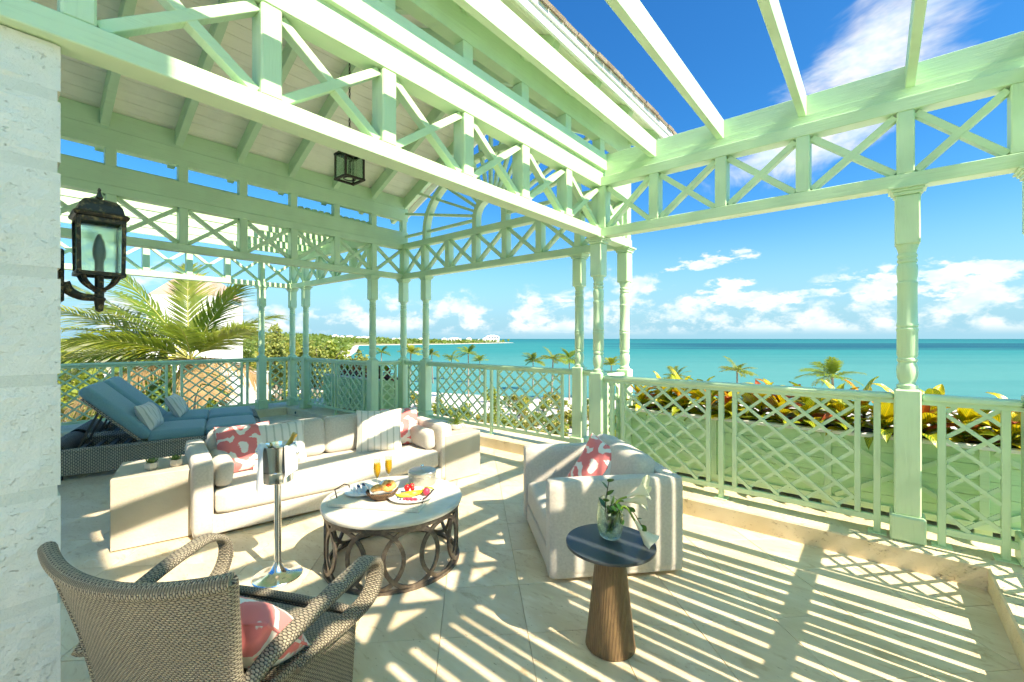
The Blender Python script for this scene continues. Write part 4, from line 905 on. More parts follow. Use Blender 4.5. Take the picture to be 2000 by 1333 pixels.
def calla(p0, pm, p1, ln=.11):
    P = CR([p0, pm, p1], 7); MB().tube(P, .0055, 8).build('stem', 'calla_stem', bq, smooth=70)
    ax = (P[-1] - P[-2]).normalized(); x = ax.orthogonal().normalized(); y = ax.cross(x); b = MB()
    def fn(u, v):
        a = (u - .5) * 2 * math.pi * .93; r = .006 + .033 * v ** 1.7; ext = ln * v * (1 + .45 * max(0, math.cos(a)) ** 2 * v); fl = .02 * v ** 5
        p = P[-1] + ax * (ext - .012) + (x * math.cos(a) + y * math.sin(a)) * (r + fl); return p, (u, v)
    b.grid(fn, 20, 12); b.build('flower', 'calla', bq, smooth=80); MB().tube([P[-1], P[-1] + ax * ln * .75], [.004, .003], 7).build('spadix', 'croton_yellow', bq, smooth=70)
calla(W_(-.01, 0, .02), W_(.03, 0, .16), W_(.095, -.01, .20), .105); calla(W_(0, .01, .02), W_(.035, .02, .15), W_(.085, .015, .165), .11); calla(W_(0, -.01, .02), W_(.06, -.03, .155), W_(.12, -.05, .08), .12)
def sprig(p0, pm, p1, n, ll):
    P = CR([p0, pm, p1], 8); MB().tube(P, .0022, 6).build('twig', 'stem_brown', bq, smooth=70); rng = random.Random(n)
    for i in range(n):
        q = P[min(len(P) - 1, int(len(P) * (.35 + .65 * i / n)))]; tn = (P[-1] - P[-4]).normalized(); sd_ = tn.orthogonal().normalized(); sd_ = Quaternion(tn, i * 2.2) @ sd_; dr = (tn * .55 + sd_).normalized(); wx = dr.cross(tn).normalized(); nn = wx.cross(dr); b = MB(); l_ = ll * rng.uniform(.8, 1.15)
        def fn(u, v):
            x = (u - .5) * 2; return q + dr * (v * l_) + wx * (x * .30 * l_ * math.sin(math.pi * v ** .8) ) + nn * (.12 * l_ * math.sin(2.2 * v) - .10 * l_ * x * x * 0), (x, v)
        b.grid(fn, 2, 7); b.build('leaf', 'vase_leaf', bq, smooth=80)
sprig(W_(-.01, 0, .03), W_(-.025, .0, .15), W_(-.005, .0, .285), 6, .060); sprig(W_(0, 0, .03), W_(.03, .0, .165), W_(.055, -.02, .03), 7, .055); sprig(W_(0, 0, .05), W_(-.02, -.02, .14), W_(.02, -.04, .17), 5, .05); sprig(W_(0, 0, .05), W_(.08, -.02, .15), W_(.155, -.05, .055), 6, .05); sprig(W_(-.01, .01, .01), W_(.0, .0, .06), W_(.01, .0, .12), 5, .05)
# ---- wicker armchair in the foreground
wc = thing('wicker_armchair', 'woven wicker armchair in the left foreground, seen from behind', 'armchair', (-1.90, .60, 0), R(25)); wc.scale = (.87, .95, .95)
def bk_pt(u, z):
    """u -1..1 across, z height -> local back surface"""
    t = max(0, (z - .18) / .69); hw = lerp(.335, .375, min(1, t * 1.3)) + .055 * max(0, t - .55) ** 1.4 / .45 ** 1.4; y = -.225 - .17 * t ** 1.35 - .045 * (1 - u * u) * t
    return Vector((u * hw, y + .045 * u * u * t, z + .028 * u * u * t * t))
def shell(nm, th, z0, z1):
    b = MB()
    for sg in (0, 1):
        def fn(a, c):
            u = 2 * a - 1; z = lerp(z0, z1, c); p = bk_pt(u, z); return (p.x, p.y - (th if sg == 0 else 0), p.z), (p.x * 1.02, z * 1.08)
        b.grid(fn, 40, 36, flip=(sg == 1))
    return b.build(nm, 'wicker', wc, smooth=60)
shell('back', .030, .06, .87)
def roll(nm, pts, r, flat=1.0, seg=12): 
    b = MB(); b.tube(pts, r, seg, flat=flat); return b.build(nm, 'wicker', wc, smooth=60)
roll('top_roll', [bk_pt(u, .875) + Vector((0, -.015, .0)) for u in ls(-1.01, 1.01, 30)], .026)
for s_ in (-1, 1): roll('back_edge', [bk_pt(s_, z) + Vector((0, -.015, 0)) for z in ls(.05, .88, 24)], .021)
b = MB()
def sfn(a, c):
    x = (2 * a - 1) * lerp(.345, .395, c); y = lerp(-.25, .285, c); z = .405 + .018 * c - .022 * math.sin(math.pi * a) * math.sin(math.pi * c) - .03 * max(0, c - .9) ** 2 / .01; return (x, y, z), (x, y)
b.grid(sfn, 24, 24); b.build('seat', 'wicker', wc, smooth=60)
b = MB()
path = [(-.345, -.26), (-.37, 0), (-.395, .27), (-.36, .305), (0, .318), (.36, .305), (.395, .27), (.37, 0), (.345, -.26)]
P_ = CR([(x, y, 0) for x, y in path], 6); cum = [0]
for i in range(1, len(P_)): cum.append(cum[-1] + (P_[i] - P_[i - 1]).length)
def pfn(a, c):
    k = a * (len(P_) - 1); i = min(int(k), len(P_) - 2); p = P_[i].lerp(P_[i + 1], k - i); z = lerp(.02, .41, c); q = 1 - .05 * (1 - c); return (p.x * q, p.y * q, z), (lerp(cum[i], cum[i + 1], k - i), z)
b.grid(pfn, 64, 16, flip=True); b.build('skirt', 'wicker', wc, smooth=60)
roll('seat_edge', [(p.x * 1.0, p.y, .408) for p in P_], .018)
for s_ in (-1, 1):
    pa = CR([(s_ * .385, -.30, .50), (s_ * .42, -.18, .575), (s_ * .455, .02, .625), (s_ * .475, .20, .655), (s_ * .475, .285, .655), (s_ * .47, .345, .615), (s_ * .465, .355, .545), (s_ * .455, .315, .475), (s_ * .425, .22, .435), (s_ * .385, .10, .412), (s_ * .36, -.04, .398)], 6)
    b = MB(); n_ = len(pa); ring = []
    vs = []; uv = []; F = []; Ln = 0
    for i, p in enumerate(pa):
        tn = (pa[min(i + 1, n_ - 1)] - pa[max(i - 1, 0)]).normalized(); wx = Vector((1, 0, 0)); wx = (wx - tn * wx.dot(tn)).normalized(); nn = wx.cross(tn)
        if i: Ln += (p - pa[i - 1]).length
        hw = lerp(.030, .043, min(1, i / 14)); th = .017
        for k in range(16):
            a = 2 * math.pi * k / 16; c_, s2 = math.cos(a), math.sin(a); vs.append(p + wx * hw * math.copysign(abs(c_) ** .6, c_) + nn * th * math.copysign(abs(s2) ** .6, s2)); uv.append((a / 6.283 * .22, Ln))
    for i in range(n_ - 1):
        for k in range(16): k2 = (k + 1) % 16; F.append((i * 16 + k, i * 16 + k2, (i + 1) * 16 + k2, (i + 1) * 16 + k))
    F.append(tuple(range(16))[::-1]); F.append(tuple((n_ - 1) * 16 + k for k in range(16))); b.add(vs, F, uv); b.build('arm', 'wicker', wc, smooth=60)
pillow('pink and white scroll cushion on the wicker armchair seat', wc, (.09, .0, .405), R(10), R(46), 'pink_ikat', .46, .34, .19, 21)
# ---- two wicker loungers
def lounger(label, loc, rz):
    t = thing('sun_lounger', label, 'lounger', loc, rz); Wd = .86; Ln = 2.04
    for s_ in (-1, 1):
        b = MB(); x = s_ * (Wd / 2 - .02)
        for dx, fl in ((s_ * .02, s_ > 0), (-s_ * .02, s_ < 0)):
            b.grid(lambda a, c: ((x + dx, a * Ln, .055 + .255 * c), (c * .255, a * Ln)), 20, 4, flip=not fl)
        b.build('side_panel', 'wicker_lounge', t, smooth=40); MB().tube([(x, y, .315) for y in ls(0, Ln, 12)], .027, 10).build('side_roll', 'wicker_lounge', t, smooth=60)
    for y0_, nm, mt, r_ in ((.07, 'head_roll', 'wicker_dark', .105), (Ln - .05, 'foot_roll', 'wicker_lounge', .085)):
        b = MB()
        def fn(a, c):
            q = a * 1.5 * math.pi - .25 * math.pi; return ((c - .5) * (Wd - .03), y0_ + r_ * math.cos(q), .30 + r_ * math.sin(q)), (c * Wd, a * .5)
        b.grid(fn, 18, 8, flip=True); b.build(nm, mt, t, smooth=60)
    for y0_ in (.03, Ln - .03):
        b = MB(); b.grid(lambda a, c: (((a - .5) * Wd, y0_ + (-.03 if y0_ < 1 else .03), .055 + .28 * c), (a * Wd, c * .28)), 8, 6, flip=(y0_ > 1)); b.build('end_panel', 'wicker_lounge', t)
    for s_ in (-1, 1):
        for y in (.12, Ln - .12): b = MB(); b.box((s_ * (Wd / 2 - .05), y, .029), (.05, .05, .058), bev=.004); b.build('leg', 'wicker_dark', t)
    for k in range(5): b = MB(); b.box((0, .22 + k * .13, .26), (Wd - .09, .05, .018), bev=.003); b.build('bed_slat', 'wicker_lounge', t)
    hy, hz, ra = .84, .305, R(46); Lb = .80
    b = MB(); b.rbox((Wd - .10, Lb, .035), .012, n=6); o = weld(b.build('back_frame', 'wicker_lounge', t, smooth=50)); o.location = (0, hy - Lb / 2 * math.cos(ra), hz + Lb / 2 * math.sin(ra)); o.rotation_euler = (-ra, 0, 0)
    for s_ in (-1, 1): b = MB(); b.bar((s_ * .22, hy - .42, hz + .42 * math.tan(ra) * .98), (s_ * .22, hy - .62, .27), .022, .022); b.build('prop', 'wicker_lounge', t)
    def cush(nm, ly, lz, loc_, rx):
        b = MB(); b.rbox((Wd - .06, ly, lz), .052, .022, n=16, puffs=.008); o = weld(b.build(nm, 'blue_cloth', t, smooth=60)); o.location = loc_; o.rotation_euler = (rx, 0, 0); return o
    cush('back_cushion', Lb + .05, .12, (0, hy - .045 - Lb / 2 * math.cos(ra) + .085 * math.sin(ra), hz + .03 + Lb / 2 * math.sin(ra) + .085 * math.cos(ra)), -ra); cush('seat_cushion', .56, .125, (0, hy + .30, .378), 0); cush('foot_cushion', .56, .125, (0, hy + .865, .378), 0)
    return t
l1 = lounger('nearer of two wicker loungers with blue cushions, backrest raised', (-7.26, .50, 0), R(-17)); l2 = lounger('farther of two wicker loungers with blue cushions, by the railing', (-8.21, .79, 0), R(-17))
pillow('pale striped pillow on the nearer blue lounger', l1, (.10, .92, .44), R(170), R(-26), 'stripe_cloth', .44, .34, .16, 31); pillow('pale striped pillow on the farther blue lounger', l2, (.14, 1.13, .44), R(172), R(-30), 'stripe_cloth', .44, .34, .16, 32)
# ---- lanterns
wlm = thing('wall_lantern', 'aged bronze wall lantern on a scrolled arm at the stone wall', 'lantern', (-2.385, .172, 1.75), world=True)
lx, ly = -2.385, .285
b = MB(); b.box((lx, .178, 1.79), (.065, .014, .20), bev=.005); b.build('back_plate', 'old_bronze', wlm)
b = MB(); b.tube(CR([(lx, .185, 1.765), (lx, .20, 1.735), (lx, .235, 1.715), (lx, ly, 1.712)], 6), [.020 - .0004 * i for i in range(19)], 10); b.build('arm', 'old_bronze', wlm, smooth=60)
MB().lathe([(0, 1.655), (.012, 1.662), (.016, 1.70), (.020, 1.704), (.020, 1.712), (.015, 1.716), (.015, 1.735), (.021, 1.738), (.021, 1.746), (.014, 1.75), (.014, 1.80), (0, 1.80)], 14, (lx, ly, 0)).build('stem', 'old_bronze', wlm, smooth=50)
hw = .066; z0, z1 = 1.805, 2.015
for i in range(4):
    a = R(45 + 90 * i); x, y = lx + hw * 1.414 * math.cos(a) * 1, ly + hw * 1.414 * math.sin(a)
    b = MB(); b.bar((x * 1 - .004 * math.cos(a), y - .004 * math.sin(a), z0), (x, y, z1), .013, .013, up=(1, 0, 0), bev=.002); b.build('cage_bar', 'old_bronze', wlm)
    b = MB(); b.tube(CR([(lx + .075 * math.cos(a), ly + .075 * math.sin(a), 1.80), (lx + .06 * math.cos(a), ly + .06 * math.sin(a), 1.775), (lx + .03 * math.cos(a), ly + .03 * math.sin(a), 1.752), (lx, ly, 1.742)], 5), .0075, 8); b.build('scroll', 'old_bronze', wlm, smooth=60)
    a2 = R(90 * i); cx_, cy2 = lx + (hw - .004) * math.cos(a2), ly + (hw - .004) * math.sin(a2); b = MB(); b.box((cx_, cy2, (z0 + z1) / 2), (.003 if i % 2 == 0 else hw * 2 - .02, hw * 2 - .02 if i % 2 == 0 else .003, z1 - z0 - .02)); b.build('pane', 'lamp_glass', wlm)
for z in (z0, z1): b = MB(); [b.bar((lx + hw * c[0], ly + hw * c[1], z), (lx + hw * c[2], ly + hw * c[3], z), .013, .014) for c in ((-1, -1, 1, -1), (1, -1, 1, 1), (1, 1, -1, 1), (-1, 1, -1, -1))]; b.build('cage_rim', 'old_bronze', wlm)
b = MB(); q_ = math.sqrt(2); b.lathe([(.070 * q_, 2.02), (.079 * q_, 2.024), (.082 * q_, 2.034), (.074 * q_, 2.042), (.068 * q_, 2.045), (.062 * q_, 2.072), (.048 * q_, 2.092), (.025 * q_, 2.102), (.012, 2.106), (.016, 2.112), (.010, 2.124), (.006, 2.138), (.008, 2.142), (.004, 2.150), (0, 2.152)], 4, (lx, ly, 0), R(45)); o = b.build('roof_cap', 'old_bronze', wlm, smooth=20)
bm_ = o.modifiers.new('b', 'BEVEL'); bm_.width = .006; bm_.segments = 2; bm_.limit_method = 'ANGLE'
MB().lathe([(0, 1.805), (.014, 1.806), (.014, 1.86), (.019, 1.875), (.021, 1.90), (.016, 1.935), (.006, 1.965), (0, 1.97)], 16, (lx, ly, 0)).build('bulb', 'lamp_bulb', wlm, smooth=60)
hl = thing('hanging_lantern', 'square dark iron lantern hung by a chain from the pavilion ridge', 'lantern', (XC, 2.513, 3.27), R(0), world=True)
gx, gy = XC, 2.513; s_ = .105; z0, z1 = 3.275, 3.545
for i in (-1, 1):
    for j in (-1, 1): b = MB(); b.box((gx + i * s_, gy + j * s_, (z0 + z1) / 2), (.018, .018, z1 - z0)); b.build('corner_bar', 'dark_iron', hl)
for z, e in ((z0, .022), (z1, .03)): b = MB(); [b.box((gx + i * (s_ if k else 0), gy + j * (s_ if not k else 0), z), (.024 if k else 2 * s_ + .03, 2 * s_ - .02 if k else .024, .02)) for k in (0, 1) for i in ((-1, 1) if k else (1,)) for j in ((1,) if k else (-1, 1))]; b.build('rim', 'dark_iron', hl)
b = MB(); b.lathe([(.085, z1 + .01), (.14, z1 + .012), (.12, z1 + .04), (.03, z1 + .11), (0, z1 + .11)], 4, (gx, gy, 0), R(45)); b.build('roof_cap', 'dark_iron', hl)
MB().lathe([(.055, z0 + .004), (.066, z0 + .004), (.066, z0 + .014), (.055, z0 + .014), (.055, z0 + .004)], 24, (gx, gy, 0)).build('ring_plate', 'dark_iron', hl)
for i in (-1, 1): b = MB(); b.box((gx + i * s_, gy, (z0 + z1) / 2), (.003, 2 * s_ - .02, z1 - z0 - .02)); b.build('pane', 'lamp_glass', hl); b = MB(); b.box((gx, gy + i * s_, (z0 + z1) / 2), (2 * s_ - .02, .003, z1 - z0 - .02)); b.build('pane', 'lamp_glass', hl)
MB().lathe([(.016, z0 + .06), (.016, z0 + .13), (.01, z0 + .135), (.014, z0 + .16), (.008, z0 + .2), (0, z0 + .21)], 12, (gx, gy, 0)).build('bulb_holder', 'dark_iron', hl)
zt = zceil(XC) - .27; n_ = int((zt - z1 - .11) / .030); b = MB()
for k in range(n_):
    zc2 = z1 + .12 + k * .030; pts = [(gx + (.008 * math.cos(R(45 * i)) if k % 2 else 0), gy + (0 if k % 2 else .008 * math.cos(R(45 * i))), zc2 + .019 * math.sin(R(45 * i))) for i in range(8)]; b.tube(pts, .0042, 5, closed=True)
b.build('chain', 'dark_iron', hl)

# ================================================================ surroundings
SEA = -9.65
def wp(lat, dep, z=0.0): return RGT * lat + FWD * dep + Vector((0, 0, z))
def pxp(px, dep, y=None, z=None):
    lat = (px - 1000) / 855 * dep; return wp(lat, dep, z if z is not None else 1.55 - (y - 662.2) * dep / 855)
shore = [(500, -300), (500, 30), (120, 58), (60, 71), (30, 79), (-4, 86), (-30, 97), (-52, 130), (-74, 185), (-142, 400), (-264, 745), (-205, 800), (-105, 940), (-18, 1175), (6, 1225), (-30, 1290), (-220, 1330), (-700, 1600), (-4200, 2600), (-4200, -300)]
def sdist(x, y):
    ins = False; best = 1e9; n = len(shore)
    for i in range(n):
        x1, y1 = shore[i]; x2, y2 = shore[(i + 1) % n]
        if (y1 > y) != (y2 > y) and x < (x2 - x1) * (y - y1) / (y2 - y1) + x1: ins = not ins
        dx, dy = x2 - x1, y2 - y1; t = max(0, min(1, ((x - x1) * dx + (y - y1) * dy) / (dx * dx + dy * dy))); best = min(best, (x - x1 - t * dx) ** 2 + (y - y1 - t * dy) ** 2)
    q = math.sqrt(best); return q if ins else -q
def ground(lat, dep):
    s = sdist(lat, dep)
    if s < 0: return SEA + max(s * .05, -3)
    z = SEA + min(s * .06, .95) + .25 * math.sin(lat * .21 + dep * .13) * min(1, s / 20) * .5
    if dep > 90: z += 26 * math.exp(-((lat + 900) / 420) ** 2 - ((dep - 1500) / 500) ** 2) + 13 * math.exp(-((lat + 330) / 160) ** 2 - ((dep - 560) / 200) ** 2) * 0 + 12 * math.exp(-((lat + 520) / 190) ** 2 - ((dep - 800) / 300) ** 2)
    return z
b = MB(); rad = [6 * (4000 / 6) ** (i / 110) for i in range(111)]
def gf(a, c):
    th = lerp(R(-80), R(80), a); r = rad[min(110, int(round(c * 110)))]; la, de = r * math.sin(th), r * math.cos(th); p = wp(la, de, ground(la, de)); return p, (0, 0)
b.grid(gf, 150, 110); gnd = struct('ground', b, 'sand', smooth=80)
b = MB(); b.grid(lambda a, c: ((lerp(-45000, 45000, a), lerp(-45000, 45000, c), SEA), (0, 0)), 8, 8); struct('sea', b, 'sea')
b = MB(); b.box((-4.3, -.6, -5.06), (11.9, 11.9, 9.26)); struct('terrace_base', b, 'render_white')
# ---- palms
def frond(L, pairs, seg, droop, ll, wd, rng, dry=0.0, sweep=.75, fold=.35):
    """frond along +X, drooping to -Z ; returns (rachis MB, leaf MB)"""
    rb, lb = MB(), MB()
    def P(t): return Vector((L * (t - .10 * t * t), 0, L * (.10 * t - droop * t * t)))
    n = 9; rb.tube([P(i / n) for i in range(n + 1)], [lerp(.022, .004, i / n) * (L / 3) for i in range(n + 1)], 5)
    for i in range(pairs):
        t = .13 + .86 * (i + rng.uniform(0, .6)) / pairs
        if dry and rng.random() < dry * .5: continue
        tn = (P(min(1, t + .02)) - P(t - .02)).normalized(); up = Vector((-tn.z, 0, tn.x))
        for s_ in (-1, 1):
            l_ = ll * (math.sin(math.pi * (.13 + .80 * t)) ** .75) * rng.uniform(.85, 1.1); side = Vector((0, s_, 0))
            d0 = (side + tn * (sweep + .5 * t) + up * fold * rng.uniform(.6, 1.3)).normalized(); p = P(t); vs = []; wn_ = d0.cross(up).normalized(); w_ = wd * rng.uniform(.8, 1.2)
            tip_drop = rng.uniform(.25, .6) + dry
            for k in range(seg + 1):
                f = k / seg; q = p + d0 * (l_ * f) + Vector((0, 0, -tip_drop * l_ * f * f)) ; ww = w_ * (1 - f ** 2 * .95) * (.55 + .45 * min(1, f * 5)); vs += [q - wn_ * ww, q + wn_ * ww]
            lb.add(vs, [(2 * k, 2 * k + 1, 2 * k + 3, 2 * k + 2) for k in range(seg)])
    return rb, lb
big = thing('coconut_palm', 'large coconut palm with spreading fronds behind the blue loungers', 'palm', pxp(372, 12.6, z=-9.0))
rng = random.Random(5); cz = 9.0 + .95
pts = CR([(0, 0, -.3), (.25, .1, 3), (.15, .1, 6), (0, 0, cz)], 8); MB().tube(pts, [lerp(.17, .11, i / 24) for i in range(25)], 12).build('trunk', 'bark', big, smooth=60)
for i in range(5): a = i * 1.3; blobm = MB(); blobm.lathe([(0, -.13), (.08, -.09), (.11, 0), (.08, .09), (0, .13)], 10, (.2 * math.cos(a), .2 * math.sin(a), cz - .25)); blobm.build('coconut', 'bark', big, smooth=80)
fr_ = [(-.50, -.30, 1.15, 3.4, 'palm_leaf', .18), (-1, -.30, .62, 4.2, 'palm_yellow', .26), (-1, 0, .38, 4.3, 'palm_leaf', .26), (-.9, .3, .85, 3.9, 'palm_leaf', .24), (-.75, -.5, .95, 3.7, 'palm_leaf', .24), (.45, -.05, .95, 2.6, 'palm_leaf', .22), (.75, -.1, .5, 2.3, 'palm_mid', .32), (-.18, .2, 1.2, 3.0, 'palm_mid', .18),
       (-.9, -.4, .12, 3.6, 'palm_leaf', .30), (-.75, -.6, .35, 3.2, 'palm_yellow', .32), (.3, -.5, .45, 2.3, 'palm_leaf', .34), (-.35, -.7, .35, 2.7, 'palm_leaf', .34), (.2, .8, .6, 2.6, 'palm_mid', .3), (-.5, .8, .45, 3.2, 'palm_leaf', .3), (-.95, .15, .62, 4.0, 'palm_mid', .28), (.6, .4, .7, 2.5, 'palm_leaf', .3), (-1, -.15, .0, 3.8, 'palm_mid', .30),
       (-.6, -.6, -.15, 2.6, 'palm_dry', .42), (.4, -.5, -.1, 2.0, 'palm_dry', .5), (-.2, -.7, -.05, 2.2, 'palm_dry', .48), (-.9, -.3, -.2, 3.0, 'palm_dry', .40), (.7, .0, .05, 2.0, 'palm_dry', .5)]
for la, de, zz_, L_, mt, dr in fr_:
    d_ = (RGT * la + FWD * de + Vector((0, 0, zz_))); fl_ = Vector((d_.x, d_.y, 0)); elv = math.atan2(d_.z, fl_.length); azm = math.atan2(d_.y, d_.x)
    rb, lb = frond(L_ * 1.12, 50, 4, dr * .85, 1.02, .027, rng, .25 if mt == 'palm_dry' else 0)
    mtx = Matrix.Translation((0, 0, cz)) @ Matrix.Rotation(azm, 4, 'Z') @ Matrix.Rotation(-elv * .92, 4, 'Y') @ Matrix.Rotation(rng.uniform(-.5, .5), 4, 'X')
    o = lb.build('frond', mt, big); o.matrix_basis = mtx; r2 = rb.build('rachis', 'palm_dry' if mt == 'palm_dry' else 'rachis', o, smooth=70)
crowns = []
for vnt in range(4):
    rng = random.Random(40 + vnt); lbig = MB()
    for i in range(15 + vnt):
        rb, lb = frond(rng.uniform(1.8, 2.6), 22, 2, rng.uniform(.28, .5), .75, .045, rng); e = rng.choice([.1, .35, .6, .9, 1.15]) + rng.uniform(-.1, .1)
        m_ = Matrix.Rotation(i * 2.4 + rng.uniform(-.3, .3), 4, 'Z') @ Matrix.Rotation(-e, 4, 'Y') @ Matrix.Rotation(rng.uniform(-.5, .5), 4, 'X')
        for src in (lb, rb): lbig.add([m_ @ Vector(v) for v in src.v], src.f)
    me = bpy.data.meshes.new('crown'); me.from_pydata(lbig.v, [], lbig.f); me.materials.append(M[['palm_mid', 'palm_leaf', 'palm_yellow', 'palm_mid'][vnt]]); crowns.append(me)
tr = MB(); tr.tube(CR([(0, 0, -1.0), (.02, 0, -.66), (.01, .01, -.33), (0, 0, 0)], 5), [lerp(.17, .10, i / 15) for i in range(16)], 8); trunk_me = None
palms = [(650, 700, 60, 'palm rising from the scrub left of the bay, behind the loungers pergola'), (744, 690, 100, 'small palm between two turned posts, against the bay'), (799, 692, 72, 'yellowed palm right of the pavilion corner post'), (846, 692, 110, 'small palm right of the second far post, against the bay'), (881, 700, 120, 'short palm left of the tall pair above the railing'), (915, 692, 78, 'tallest palm above the railing, mid bay'), (937, 706, 110, 'low palm at the right foot of the tallest bay palm'),
         (1041, 706, 95, 'leftmost of the three palms left of the post cluster'), (1077, 703, 70, 'middle of the three palms left of the post cluster'), (1112, 702, 78, 'right palm of the three, touching the post cluster'), (1193, 714, 80, 'palm seen between the clustered posts'), (1320, 738, 72, 'small pale palm top above the start of the right railing'), (1441, 727, 56, 'palm top above the middle of the right railing'), (1634, 738, 42, 'largest palm top above the right railing, near the lone post'), (545, 700, 55, 'palm low in the scrub beyond the lounger pergola posts')]
for i, (px, y, dep, lb_) in enumerate(palms):
    c_ = pxp(px, dep, y=y); la = (px - 1000) / 855 * dep; g_ = ground(la, dep); t = thing('palm', lb_, 'palm', (c_.x, c_.y, g_), rng.uniform(0, 6)); h = c_.z - g_
    if trunk_me is None: o = tr.build('trunk', 'bark', t, smooth=60); trunk_me = o.data
    else: o = link('trunk', trunk_me, t)
    o.location = (0, 0, h); o.scale = (1, 1, h + .3); t.rotation_euler = (rng.uniform(-.05, .05), rng.uniform(-.05, .05), rng.uniform(0, 6))
    o = link('crown', crowns[i % 4], t); o.location = (0, 0, h); k_ = rng.uniform(1.0, 1.3); o.scale = (k_, k_, k_)
# ---- shrubs and trees
def leafcloud(n, rad3, lsz, rng, clumps=14, hollow=.35, quad=False):
    b = MB(); cs = []
    for i in range(clumps):
        v = Vector((rng.gauss(0, 1), rng.gauss(0, 1), rng.gauss(0, 1))).normalized() * rng.uniform(hollow, 1.0); cs.append((Vector((v.x * rad3[0], v.y * rad3[1], v.z * rad3[2])), rng.uniform(.22, .42)))
    for i in range(n):
        c, r = cs[i % clumps]; v = Vector((rng.gauss(0, 1), rng.gauss(0, 1), rng.gauss(0, 1))).normalized() * (r * rng.uniform(.3, 1) ** .5); p = c + Vector((v.x * rad3[0], v.y * rad3[1], v.z * rad3[2]))
        d = Vector((rng.gauss(0, 1), rng.gauss(0, 1), rng.gauss(.4, .8))).normalized(); s = d.orthogonal().normalized(); s = Quaternion(d, rng.uniform(0, 6)) @ s; l_ = lsz * rng.uniform(.6, 1.3); w_ = l_ * .32
        b.add([p - d * l_ * .5, p + s * w_, p + d * l_ * .5, p - s * w_], [(0, 1, 2, 3)])
    return b
shr = []
for i, mt in enumerate(('shrub_a', 'shrub_b', 'shrub_c', 'shrub_a')):
    rng = random.Random(60 + i); b = leafcloud(420, (1, 1, .75), .30, rng, 16, .3); me = bpy.data.meshes.new('foliage'); me.from_pydata([(x, y, z + .75) for x, y, z in b.v], [], b.f); me.materials.append(M[mt]); shr.append(me)
stem = MB(); [stem.tube([(0, 0, -.1), (.25 * math.cos(a), .25 * math.sin(a), .4), (.5 * math.cos(a), .5 * math.sin(a), .95)], [.05, .035, .015], 5) for a in (0, 1.3, 2.6, 3.9, 5.2)]; stem_me = None
rng = random.Random(77); placed = []
def shrub(la, de, s, v, label, group):
    global stem_me
    t = thing('shrub', label, 'shrub', wp(la, de, ground(la, de)), rng.uniform(0, 6), group)
    if stem_me is None: o = stem.build('stems', 'bark', t); stem_me = o.data
    else: o = link('stems', stem_me, t)
    o.scale = (s, s, s); o = link('foliage', shr[v], t); o.scale = (s, s, s * rng.uniform(.75, 1.1))
k = 0
while k < 210:
    px = rng.uniform(610, 1290); de = rng.uniform(20, 74); la = (px - 1000) / 855 * de
    if sdist(la, de) < 7 or any((la - a) ** 2 + (de - c) ** 2 < 1.6 ** 2 for a, c in placed): continue
    if de > 56 and rng.random() < .75: continue
    placed.append((la, de)); shrub(la, de, rng.uniform(.7, 1.5), rng.randrange(4), 'leafy green shrub on the white sand seen through the railing lattice', 'shrubs on the white sand garden'); k += 1
k = 0
while k < 46:
    px = rng.uniform(425, 730); de = rng.uniform(22, 60); la = (px - 1000) / 855 * de
    if sdist(la, de) < 8 or any((la - a) ** 2 + (de - c) ** 2 < 1.7 ** 2 for a, c in placed): continue
    placed.append((la, de)); shrub(la, de, rng.uniform(1.5, 2.6), rng.randrange(4), 'tall leafy bush crowding the garden beyond the lounger pergola', 'bushes beyond the lounger pergola'); k += 1
def tree(label, px, dep, ytop, wpx, mt, seed, n=2600, group='light green trees beyond the lounger pergola'):
    rng = random.Random(seed); la = (px - 1000) / 855 * dep; g_ = ground(la, dep); zt_ = 1.55 - (ytop - 662.2) * dep / 855; H = zt_ - g_; rw = wpx / 855 * dep / 2
    t = thing('tree', label, 'tree', wp(la, dep, g_), 0, group); b = MB(); b.tube(CR([(0, 0, -.2), (.1, .1, H * .3), (-.1, .05, H * .6), (0, 0, H * .85)], 5), [lerp(.2, .05, i / 15) for i in range(16)], 7)
    for i in range(9): a = i * 2.4; z = H * lerp(.25, .75, i / 9); b.tube([(0, 0, z), (rw * .5 * math.cos(a), rw * .5 * math.sin(a), z + H * .12), (rw * .8 * math.cos(a), rw * .8 * math.sin(a), z + H * .17)], [.07, .045, .02], 5)
    b.build('trunk', 'bark', t, smooth=60); c = leafcloud(n, (rw, rw, H * .30), .42, rng, 46, .15); c.v = [(x, y, z + H * .68) for x, y, z in c.v]; c.build('crown', mt, t)
for i, a in enumerate([('feathery yellow green tree left of the lounger pergola corner post', 538, 48, 641, 62, 'pine_leaf', 1), ('broad bright green tree between the lounger pergola posts', 545, 60, 652, 80, 'shrub_c', 2), ('tallest feathery tree right of the lounger pergola corner', 618, 46, 646, 66, 'pine_leaf', 3), ('yellow green tree behind the lounger pergola railing, right of the corner', 648, 52, 662, 60, 'shrub_a', 4), ('thin pale tree against the bay left of the pavilion posts', 700, 50, 676, 44, 'pine_leaf', 5), ('low dark green tree at the left of the scrub, by the palm', 470, 64, 668, 70, 'shrub_b', 6), ('low tree in the scrub behind the corner posts', 590, 70, 668, 80, 'shrub_a', 7), ('small tree low by the white villa, left of the pergola posts', 440, 52, 684, 60, 'shrub_a', 8), ('bushy tree at the beach edge left of the bay', 672, 64, 690, 60, 'shrub_c', 9), ('bushy green tree behind the palm, left of the neighbour house', 190, 27, 668, 150, 'shrub_a', 10), ('dark green bushy tree under the palm fronds', 300, 24, 690, 130, 'shrub_b', 11), ('green bush by the white garden building', 400, 30, 690, 70, 'shrub_a', 12), ('leafy tree at the far left behind the lattice railing', 120, 30, 690, 150, 'shrub_c', 13)]): tree(*a)
